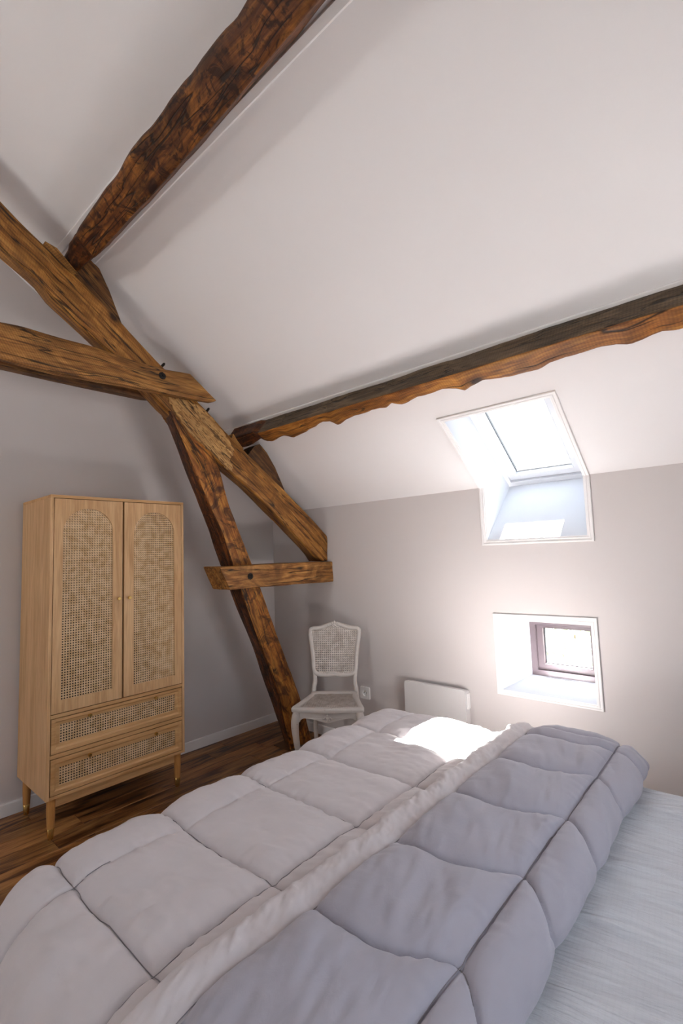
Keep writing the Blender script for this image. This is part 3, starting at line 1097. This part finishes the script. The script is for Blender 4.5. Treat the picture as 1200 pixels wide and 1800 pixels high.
def arch(y0, y1, z0, zt):
    r = (y1 - y0) / 2
    c = (y0 + y1) / 2
    zs = zt - r
    return [(y0, z0), (y1, z0)] + [(c + r * math.cos(a), zs + r * math.sin(a)) for a in np.linspace(0, math.pi, 25)]


PITCH = .0134
for y0, y1, a0, a1, zb, zt, ky in ((-1.8965, -1.5305, -1.852, -1.585, .690, 1.714, -1.556), (-1.5195, -1.1505, -1.461, -1.199, .684, 1.709, -1.494)):
    hole = arch(a0, a1, zb, zt)
    d = MB().plate([(y0, .6275), (y1, .6275), (y1, 1.7635), (y0, 1.7635)], [hole], fx, -.018, .001)
    do = d.build('door', M['cab'], cab, org=CO)
    cm_ = cane_mesh(hole, PITCH, lambda y, z, dd: (CX1 - .006 + dd, y, z))
    co = cm_.build('cane_panel', M['cane'], do, org=CO)
    co['kind'] = 'stuff'
    MB().plate([(a0 - .02, zb - .02), (a1 + .02, zb - .02), (a1 + .02, zt + .015), (a0 - .02, zt + .015)], [], fx, -.024, -.0185).build('shade_backing', M['cab_in_shade'], do, org=CO)  # dark sheet close behind the cane, put in as interior shade
    knob(ky, 1.196, do)
for z0, z1, c0, c1, kz in ((.4258, .6008, .472, .568, .5805), (.2205, .398, .260, .350, .372)):
    y0, y1 = -1.8945, -1.1525
    h0, h1 = -1.852, -1.195
    dr = MB()
    dr.plate([(y0, z0), (y1, z0), (y1, z1), (y0, z1)], [[(h0, c0), (h1, c0), (h1, c1), (h0, c1)]], fx, -.018, -.006)
    # raised outer rim falling in a bevel to the cane
    rim = [((y0, z0), (h0, c0)), ((y1, z0), (h1, c0)), ((y1, z1), (h1, c1)), ((y0, z1), (h0, c1))]
    v = []
    for o_, i_ in rim:
        for t, dd in ((0, -.006), (0, .001), (.42, .001), (.62, -.004), (1, -.005), (1, -.006)):
            v.append(fx(o_[0] + (i_[0] - o_[0]) * t, o_[1] + (i_[1] - o_[1]) * t, dd))
    f = [(i * 6 + q, i * 6 + q + 1, ((i + 1) % 4) * 6 + q + 1, ((i + 1) % 4) * 6 + q) for i in range(4) for q in range(5)]
    dr.add(v, f)
    do = dr.build('drawer', M['cab_h'], cab, org=CO)
    cm_ = cane_mesh([(h0, c0), (h1, c0), (h1, c1), (h0, c1)], PITCH, lambda y, z, dd: (CX1 - .009 + dd, y, z))
    co = cm_.build('cane_panel', M['cane'], do, org=CO)
    co['kind'] = 'stuff'
    MB().plate([(h0 - .02, c0 - .015), (h1 + .02, c0 - .015), (h1 + .02, c1 + .015), (h0 - .02, c1 + .015)], [], fx, -.024, -.0185).build('shade_backing', M['cab_in_shade'], do, org=CO)
    for ky in (-1.709, -1.330):
        knob(ky, kz, do)
lx = (.012, .402)
ly = (-1.881, -1.168)
for ax_ in lx:
    for ay in ly:
        leg = MB().lathe([(.0175, .052), (.0205, .12), (.021, .2)], (ax_, ay, 0), 'z', 18).build('leg', M['cab_leg'], cab, True, CO, auto=40)
        tip = MB().lathe([(.0125, 0), (.0135, .002), (.0178, .0535), (.0170, .055)], (ax_, ay, 0), 'z', 18).build('leg_tip', M['brass'], leg, True, CO, auto=40)
        tip['label'] = 'brass leg tip'
MB().box(.385, .403, ly[0] + .018, ly[1] - .018, .148, .2, .001).build('apron', M['cab_h'], cab, org=CO)
MB().box(.005, .02, ly[0] + .018, ly[1] - .018, .155, .2, .001).build('apron', M['cab_h'], cab, org=CO)

# ------------------------------------------------------------------ chair
ch = empty('cane_chair', (1.041, -.418, 0), .607)
tag(ch, 'white painted antique chair with cane seat and back in the corner', 'chair')
HS, D2 = .456, .191
by = lambda z: D2 - .006 + .083 * (z - HS) / .453          # back plane leans


def tube_part(pts, radii, name, parent=ch, n=10, flat=None, mat='chair'):
    return MB().tube(pts, radii, n, flat).build(name, M[mat], parent, True)


half = [(0, .566), (.05, .560), (.10, .563), (.136, .574), (.150, .60), (.156, .68), (.166, .76), (.177, .83), (.176, .862), (.160, .876), (.125, .877), (.09, .884), (.05, .898), (.02, .906)]
loop = half + [(0, .908)] + [(-x_, z_) for x_, z_ in reversed(half[1:])]
lp = [(p.x, p.y) for p in catmull([(x_, z_, 0) for x_, z_ in loop], 4, True)]
rb = MB()
m_ = len(lp)
cxz = (0, .74)
secp = [(-.013, -.011), (-.006, -.016), (.006, -.016), (.013, -.009), (.015, .004), (.010, .013), (-.010, .013), (-.015, .002)]
v = []
for i, (x_, z_) in enumerate(lp):
    a, b = lp[i - 1], lp[(i + 1) % m_]
    tx, tz = b[0] - a[0], b[1] - a[1]
    l = math.hypot(tx, tz)
    nx, nz = tz / l, -tx / l
    for du, dd in secp:
        X, Z = x_ + nx * du, z_ + nz * du
        v.append((X, by(Z) + dd, Z))
k_ = len(secp)
rb.add(v, [(i * k_ + j, i * k_ + (j + 1) % k_, ((i + 1) % m_) * k_ + (j + 1) % k_, ((i + 1) % m_) * k_ + j) for i in range(m_) for j in range(k_)])
back = rb.build('back_frame', M['chair'], ch, True)
inner = [(x_ * .955, .74 + (z_ - .74) * .965) for x_, z_ in lp]
cb = cane_mesh(inner, .0150, lambda x_, z_, d: (x_, by(z_) - .004 - d, z_),   .36, .13).build('back_cane', M['cane_white'], ch)
cb['kind'] = 'stuff'
cr = MB()
for q, (x_, z_, r_) in enumerate([(0, .914, .011), (-.016, .911, .009), (.016, .911, .009), (-.030, .906, .007), (.030, .906, .007), (0, .898, .009), (-.010, .892, .007), (.010, .892, .007), (0, .925, .006)]):
    cr.blob((x_, by(z_) - .012, z_), (r_, .007, r_ * 1.1))
cr.build('crest_carving', M['chair'], back, True)
for s_ in (-1, 1):
    pts = catmull([(s_ * .150, by(HS) + .004, .40), (s_ * .150, by(.47), .47), (s_ * .142, by(.51), .51), (s_ * .143, by(.55), .55), (s_ * .150, by(.60), .60)], 5)
    tube_part(pts, [.018 - .004 * i / (len(pts) - 1) for i in range(len(pts))], 'upright')
    pts = catmull([(s_ * .150, by(HS) + .004, .43), (s_ * .150, D2 + .004, .30), (s_ * .148, D2 + .02, .15), (s_ * .148, D2 + .045, 0)], 5)
    tube_part(pts, [.018 - .005 * i / (len(pts) - 1) for i in range(len(pts))], 'back_leg')
    pts = catmull([(s_ * .196, -.166, .432), (s_ * .203, -.174, .40), (s_ * .209, -.183, .35), (s_ * .205, -.178, .27), (s_ * .196, -.168, .17), (s_ * .192, -.165, .08), (s_ * .197, -.172, .02), (s_ * .200, -.178, 0)], 5)
    ra = np.interp(np.linspace(0, 1, len(pts)), [0, .15, .28, .45, .65, .82, .93, 1], [.022, .026, .025, .020, .0155, .0125, .014, .012])
    tube_part(pts, list(ra), 'front_leg')
so = catmull([(-.150, D2 - .012, 0), (-.163, .12, 0), (-.185, .02, 0), (-.212, -.10, 0), (-.230, -.170, 0), (-.215, -.192, 0), (-.12, -.200, 0), (0, -.210, 0), (.12, -.200, 0), (.215, -.192, 0), (.230, -.170, 0), (.212, -.10, 0), (.185, .02, 0), (.163, .12, 0), (.150, D2 - .012, 0), (0, D2 - .004, 0)], 4, True)
so = [(p.x, p.y) for p in so]
si = [(x_ * .80, -.012 + (y_ + .012) * .76) for x_, y_ in so]
sf = MB()
k_ = len(so)
v = []
for (ax_, ay), (bx, byy) in zip(so, si):
    for t, z_ in ((.04, .428), (0, .436), (0, .448), (.10, .4555), (.35, .457), (.9, .452), (1, .448), (1, .432)):
        v.append((ax_ + (bx - ax_) * t, ay + (byy - ay) * t, z_))
sf.add(v, [(i * 8 + j, i * 8 + (j + 1) % 8, ((i + 1) % k_) * 8 + (j + 1) % 8, ((i + 1) % k_) * 8 + j) for i in range(k_) for j in range(8)])
sf.build('seat_frame', M['chair'], ch, True, auto=50)
si2 = [(x_ * 1.02, y_ * 1.02) for x_, y_ in si]
sc_ = cane_mesh(si2, .0150, lambda x_, y_, d: (x_, y_, .447 + d),   .36, .13).build('seat_cane', M['cane_white'], ch)
sc_['kind'] = 'stuff'


def apron_poly(w):
    top = [(-w, .430), (w, .430)]
    bot = [(w, .34), (w * .90, .372), (w * .78, .388), (w * .55, .386), (w * .35, .378), (w * .18, .370), (0, .362), (-w * .18, .370), (-w * .35, .378), (-w * .55, .386), (-w * .78, .388), (-w * .90, .372), (-w, .34)]
    return [(p.x, p.y) for p in catmull([(a, b, 0) for a, b in bot], 4)] + [(-w, .430), (w, .430)]


ap = MB().plate(apron_poly(.196), [], lambda x_, z_, d: (x_, -.176 - .012 * (1 - (x_ / .2) ** 2) + d, z_), 0, .018)
apo = ap.build('front_apron', M['chair'], ch)
cv = MB()
for (x_, z_, r_) in [(0, .392, .012), (-.014, .396, .008), (.014, .396, .008), (-.024, .388, .007), (.024, .388, .007), (0, .376, .008), (-.010, .380, .006), (.010, .380, .006), (0, .408, .007)]:
    cv.blob((x_, -.192, z_), (r_, .007, r_))
cv.build('apron_carving', M['chair'], apo, True)
for s_ in (-1, 1):
    q0, q1 = Vector((s_ * .196, -.165, 0)), Vector((s_ * .150, .185, 0))
    MB().plate([(0, .430), (1, .430), (1, .385), (.85, .392), (.5, .388), (.15, .385), (0, .36)], [], lambda t, z_, d: (q0.x + (q1.x - q0.x) * t - s_ * d, q0.y + (q1.y - q0.y) * t, z_), 0, .016).build('side_apron', M['chair'], ch)
MB().box(-.15, .15, .178, .194, .385, .430).build('back_apron', M['chair'], ch)

# ------------------------------------------------------------------ heater and socket
HO = (1.63, 0, .14)
he = empty('panel_heater', HO)
tag(he, 'flat white electric panel heater on the wall beneath the windows', 'heater')


def round_rect(x0, x1, z0, z1, r, n=4):
    out = []
    for cx_, cz_, a0 in ((x1 - r, z1 - r, 0), (x0 + r, z1 - r, 90), (x0 + r, z0 + r, 180), (x1 - r, z0 + r, 270)):
        for k in range(n + 1):
            a = math.radians(a0 + 90 * k / n)
            out.append((cx_ + r * math.cos(a), cz_ + r * math.sin(a)))
    return out


MB().plate(round_rect(1.400, 1.842, .14, .556, .018, 4), [], lambda x_, z_, d: (x_, d, z_), -.085, -.066).build('front_panel', M['heater'], he, org=HO)
MB().plate(round_rect(1.415, 1.838, .15, .545, .012, 3), [], lambda x_, z_, d: (x_, d, z_), -.0655, -.022).build('body', M['heater'], he, org=HO)
for x_ in (1.50, 1.74):
    MB().box(x_ - .02, x_ + .02, -.0215, 0, .2, .5).build('bracket', M['heater'], he, org=HO)
MB().box(1.8385, 1.846, -.062, -.03, .44, .53, .001).build('control_strip', M['white_plastic'], he, org=HO)

KO = (.985, 0, .39)
so_ = empty('wall_socket', KO)
tag(so_, 'white square wall socket behind the cane chair', 'socket')
circ = lambda r, n=24: [(.995 + r * math.cos(2 * math.pi * k / n), .39 + r * math.sin(2 * math.pi * k / n)) for k in range(n)]
wy = lambda x_, z_, d: (x_, d, z_)
MB().plate(round_rect(.952, 1.038, .348, .432, .005, 3), [circ(.0215)], wy, -.010, 0).build('plate', M['white_plastic'], so_, org=KO)
MB().plate(circ(.0215), [], wy, -.003, -.001).build('well', M['white_plastic'], so_, org=KO)
for dx in (-.0095, .0095):
    MB().lathe([(.003, -.0034), (.003, -.0031)], (.995 + dx, 0, .39), 'y', 10).build('contact_hole', M['dark_hole'], so_, org=KO)
MB().lathe([(.0025, -.010), (.0025, -.003)], (.995, 0, .4015), 'y', 10).build('earth_pin', M['brass'], so_, org=KO)

# ------------------------------------------------------------------ bed
BO = (2.70, -1.50, 0)
bed = empty('bed', BO)
tag(bed, 'double bed with a mattress under the grey quilt and sheet', 'bed')
MB().box(1.86, 3.80, -2.26, -.80, .30, .512, .03).build('mattress', M['mattress'], bed, True, BO, auto=40)
MB().box(1.88, 3.80, -2.24, -.82, .12, .295, .01).build('bed_base', M['bed_base'], bed, org=BO)
for x_ in (1.95, 3.70):
    for y_ in (-2.15, -.90):
        MB().lathe([(.02, 0), (.026, .12)], (x_, y_, 0), 'z', 14).build('leg', M['cab_leg'], bed, True, BO, auto=40)

n1, n2, n3, n4 = VN(21), VN(22), VN(23), VN(24)


def grid_mesh(P, name, mat, parent, org):
    a, b, _ = P.shape
    i = np.arange(a * b).reshape(a, b)
    F = np.stack([i[:-1, :-1], i[1:, :-1], i[1:, 1:], i[:-1, 1:]], -1).reshape(-1, 4)
    V = P.reshape(-1, 3) - np.array(org)
    m = bpy.data.meshes.new(name)
    m.from_pydata(V.tolist(), [], F.tolist())
    m.materials.append(mat)
    m.shade_smooth()
    o = bpy.data.objects.new(name, m)
    COL.objects.link(o)
    o.parent = parent
    return o


def over_edge(L, R, flare):
    """arc length L past the edge -> (outward, drop)"""
    q = (math.pi / 2 - flare) * R
    L = np.maximum(L, 0)
    t = np.minimum(L, q) / R
    out = R * np.sin(t)
    dr = R * (1 - np.cos(t))
    ex = np.maximum(L - q, 0)
    out = out + ex * math.sin(flare)
    dr = dr + ex * math.cos(flare)
    return out, dr


def normals(P):
    du = np.gradient(P, axis=0)
    dv = np.gradient(P, axis=1)
    n = np.cross(du, dv)
    n /= np.linalg.norm(n, axis=2, keepdims=True) + 1e-12
    return n


def seam_d(c, seams):
    c = np.asarray(c)[..., None]
    return np.abs(c - np.asarray(seams)).min(-1)


def pil(d, w):
    t = np.clip(d / w, 0, 1)
    return np.sqrt(np.maximum(1 - (1 - t) ** 2, 0))


DO = (2.3, -1.5, .0)
duv = empty('duvet', DO)
tag(duv, 'pale grey quilted duvet folded back over the bed', 'duvet')
VS = [-2.955, -2.635, -2.315, -2.0, -1.68, -1.362, -1.04, -.72, -.40, -.08]
US = [1.12, 1.50, 1.895, 2.295]
u = np.arange(1.36, 2.62, .0048)
w = np.arange(-2.86, -.50, .0048)
U, W = np.meshgrid(u, w, indexing='ij')
VS = [q + .012 for q in VS]
XC, YN, YF, Z0 = 1.79, -2.28, -.745, .588


def drape(U, W, z0, R, fl_n, fl_f=.12, fl_x=.2):
    a = np.maximum(XC - U, 0)
    bn = np.maximum(YN - W, 0)
    bf = np.maximum(W - YF, 0)
    b = np.maximum(bn, bf)
    L = np.hypot(a, b)
    da, db = a / (L + 1e-9), b / (L + 1e-9)
    on_, dn_ = over_edge(L, R * 1.75, fl_n)
    of_, df_ = over_edge(L, R, fl_f)
    o1, d1 = np.where(W < YN, on_, of_), np.where(W < YN, dn_, df_)
    o2, d2 = over_edge(L, R, fl_x)
    wgt = da ** 2
    out = o1 * (1 - wgt) + o2 * wgt
    dr = d1 * (1 - wgt) + d2 * wgt
    X = np.maximum(U, XC) - out * da
    Y = np.clip(W, YN, YF) + np.where(W < YN, -1, 1) * out * db
    return np.stack([X, Y, z0 - dr], -1)


P = drape(U, W, Z0, .115, .50, .12, .36)
nn = normals(P)
if nn[len(u) - 3, len(w) // 2, 2] < 0:
    nn = -nn
wob = n1(U * 4, W * 4) * .006
du_ = seam_d(U + wob, US)
dv_ = seam_d(W + n2(U * 3, W * 3) * .008, VS)
soft = np.where(np.abs(U - 1.895) < .2, .55, 1.0)
T1f = np.where(U > 1.7, 1, 1)
t1 = np.where(np.abs(U - 1.895) < .15, np.where(W < -2.28, .9, .45), 1.0)
h = .029 * pil(dv_, .10) * (1 - (1 - pil(du_, .09)) * t1)
# gathers beside the seams
gat = n3(W * 55, U * 9) * np.exp(-du_ / .035) * .0042 * np.clip(du_ / .006, 0, 1)
gat += n4(U * 55, W * 9) * np.exp(-dv_ / .035) * .0038 * np.clip(dv_ / .006, 0, 1)
gat += n1.f(U * 9 + W * 4, W * 20 - U * 6, 3) * .0048 * pil(du_, .1)
gat += n2.f(U * 3.5, W * 3.5, 2) * .006
side = np.clip((YN - W) / .15, 0, 1)
gat += side * n3.f(U * 6, W * 1.5 + 3, 2) * .016
keep = np.clip((2.47 - U) / .07, 0, 1)
h = h - .006 * np.exp(-(dv_ / .006) ** 2) - .006 * np.exp(-(du_ / .006) ** 2) * t1
h = (h + gat) * np.where(U > 2.40, keep, 1)
P = P + nn * h[..., None]
cover = grid_mesh(P, 'cover', M['duvet'], duv, DO)
M['groove_shade'] = new_mat('seam_groove_shade', (.24, .22, .23), .9)[0]  # dark tubes put the grooves' shadow into the seams


def shade_tubes(P, fld, levels, keep, axis, name, parent, lift=.0022):
    """a thread laid in the groove where fld crosses a level; axis = direction searched"""
    b = MB()
    for lv in levels:
        i = np.abs(fld - lv).argmin(axis=axis)
        e = np.abs(fld - lv).min(axis=axis)
        k = np.arange(len(i))
        q = P[i, k] if axis == 0 else P[k, i]
        ok = (e < .006) & (keep[i, k] if axis == 0 else keep[k, i])
        run = []
        for p_, o_ in list(zip(q, ok)) + [(None, False)]:
            if o_:
                run.append(p_)
            else:
                if len(run) > 12:
                    r_ = np.array(run)
                    for _ in range(4):
                        r_[1:-1] = (r_[:-2] + 2 * r_[1:-1] + r_[2:]) / 4
                    r_ = r_[::4] + np.array([0, 0, lift])
                    b.tube(r_, .0010, 5)
                run = []
    return tag(b.build(name, M['groove_shade'], parent, True, DO), kind='stuff')


vis = (U > 1.5) & (U < 2.40)
shade_tubes(P, W + n2(U * 3, W * 3) * .008, VS, vis, 1, 'seam_shade', cover)
shade_tubes(P, U + wob, [1.895, 2.30], (W > -2.75) & (W < -.6) & ((W < -2.2) | (U > 2.1)), 0, 'seam_shade', cover)

# the part folded back, shade and cool skylight put into its greyer colour
prof = [(2.425, .584, 0), (2.396, .592, .012), (2.384, .606, .03), (2.392, .624, .05), (2.412, .638, .08), (2.44, .640, .12), (2.480, .632, .175), (2.58, .645, .26), (2.70, .644, .36), (2.825, .636, .485), (2.87, .632, .53), (2.90, .618, .565), (2.918, .596, .595), (2.914, .576, .62), (2.890, .567, .65)]
S_ = np.array([p[2] for p in prof])
cs = catmull([(p[0], p[1], p[2]) for p in prof], 6)
cx_a = np.array([p.x for p in cs])
cz_a = np.array([p.y for p in cs])
cs_a = np.array([p.z for p in cs])
s = np.arange(0, .65, .0038)
w = np.arange(-2.80, -.40, .0042)
SS, WW = np.meshgrid(s, w, indexing='ij')
px_ = np.interp(SS, cs_a, cx_a)
pz_ = np.interp(SS, cs_a, cz_a) + .008 * np.clip((.62 - SS) / .1, 0, 1)
R_ = .11
bn = np.maximum(YN - WW, 0)
bf = np.maximum(WW - (YF + .01), 0)
thick = pz_ - .565
o1, d1 = over_edge(bn, R_ * 1.8, .50)
o2, d2 = over_edge(bf, R_, .12)
ang1 = np.minimum(bn / (R_ * 1.8), math.pi / 2 - .50)
ang2 = np.minimum(bf / R_, math.pi / 2 - .12)
Y = np.clip(WW, YN, YF + .01) - o1 + o2 - thick * np.sin(ang1) + thick * np.sin(ang2)
Z = .565 + thick * np.cos(ang1) * np.cos(ang2) - d1 - d2
edge_x = np.interp(WW, [-2.8, -2.0, -1.7, -1.3, -.95, -.7, -.5], [-.030, -.030, -.030, -.030, -.024, -.030, -.12]) * np.clip((SS - .3) / .25, 0, 1)
P = np.stack([px_ + edge_x, Y, Z], -1)
nn = normals(P)
if nn[len(s) // 2, len(w) // 2, 2] < 0:
    nn = -nn
FV = np.array([-2.66, -2.355, -2.045, -1.73, -1.42, -1.11, -.825, -.735, -.45]) + .022
tt = np.clip((SS - .175) / .31, 0, 1)
sag = -.055 * np.sin(np.pi * tt) * (tt < 1) * (tt > 0) + .055 * tt - .09 * np.clip((SS - .485) / .1, 0, 1)
wv_ = WW - np.where(WW > -.9, sag * np.clip((-.70 - WW) / .2, 0.15, 1), sag)
dv_ = seam_d(wv_ + n2(SS * 6, WW * 3) * .008, FV)
ds_ = seam_d(SS + n1(SS * 3, WW * 3) * .004, [.175, .485])
band = SS < .175
h_panel = .030 * pil(dv_, .10) * pil(ds_, .075)
h_edge = .017 * pil(dv_, .09) * pil(ds_, .06)
h_band = .010 * pil(np.abs(SS - .175), .07)
h = np.where(band, h_band, np.where(SS < .485, h_panel, h_edge))
h = h - .006 * np.exp(-(ds_ / .005) ** 2) - np.where(band, 0, .006) * np.exp(-(dv_ / .005) ** 2)
ruf = n3.f(WW * 26 + SS * 20, SS * 14 - WW * 3, 3) * .0050 * np.clip((.175 - SS) / .03, 0, 1) * np.clip(SS / .03, 0, 1)
gat = n4(WW * 60, SS * 9) * np.exp(-ds_ / .03) * .0032 * np.clip(ds_ / .006, 0, 1)
gat += n3(SS * 60, WW * 9) * np.exp(-dv_ / .03) * .0032 * np.clip(dv_ / .006, 0, 1)
fold = n1.f(SS * 15 + WW * 5.0, WW * 4 - SS * 2.5, 3) * .0095
gat += np.where(band, 0, fold * pil(ds_, .1) * pil(dv_, .1))
fadeout = np.clip((.65 - SS) / .06, 0, 1)
P = P + nn * ((h + ruf + gat) * fadeout)[..., None]
flap = grid_mesh(P, 'folded_flap', M['duvet_shaded'], duv, DO)
flap.data.materials.append(M['duvet'])
bandf = (SS[:-1, :-1] < .172).ravel().astype(np.int32)
flap.data.polygons.foreach_set('material_index', bandf)
shade_tubes(P, wv_ + n2(SS * 6, WW * 3) * .008, FV[:7], (SS > .176) & (SS < .60), 1, 'seam_shade', flap)
shade_tubes(P, SS + n1(SS * 3, WW * 3) * .004, [.175, .485], (WW > -2.7) & (WW < -.62), 0, 'seam_shade', flap)
flap['label'] = 'turned-back side of the duvet, shade put into its greyer colour'

# shade tubes along the seams of the turned-back part, and the sheet
SO = (3.3, -1.5, .0)
u = np.arange(2.50, 3.83, .006)
w = np.arange(-2.62, -.48, .006)
U, W = np.meshgrid(u, w, indexing='ij')
bn = np.maximum(-2.265 - W, 0)
bf = np.maximum(W + .785, 0)
o1, d1 = over_edge(bn, .045, .03)
o2, d2 = over_edge(bf, .045, .03)
Y = np.clip(W, -2.265, -.785) - o1 + o2
c_, s_ = math.cos(.10), math.sin(.10)
ur, vr = U * c_ + W * s_, -U * s_ + W * c_
rip = n1.f(ur * 1.3, vr * 7, 2) * .015 + n2.f(ur * 2.2, vr * 28, 3) * .0050 + np.clip(.35 - np.abs(n3.f(ur * .9 + 5, vr * 5.5, 2)), 0, 1) ** 2 * .10
rip = rip * np.clip((U - 2.84) / .09, .1, 1)
Z = .546 - d1 - d2 + rip * (1 - np.clip((bn + bf) / .06, 0, .7))
sheet = grid_mesh(np.stack([U, Y, Z], -1), 'bed_sheet', M['sheet'], None, SO)
sheet.location = SO
tag(sheet, 'crinkled pale gauze bottom sheet on the bed, right of the duvet', 'sheet')
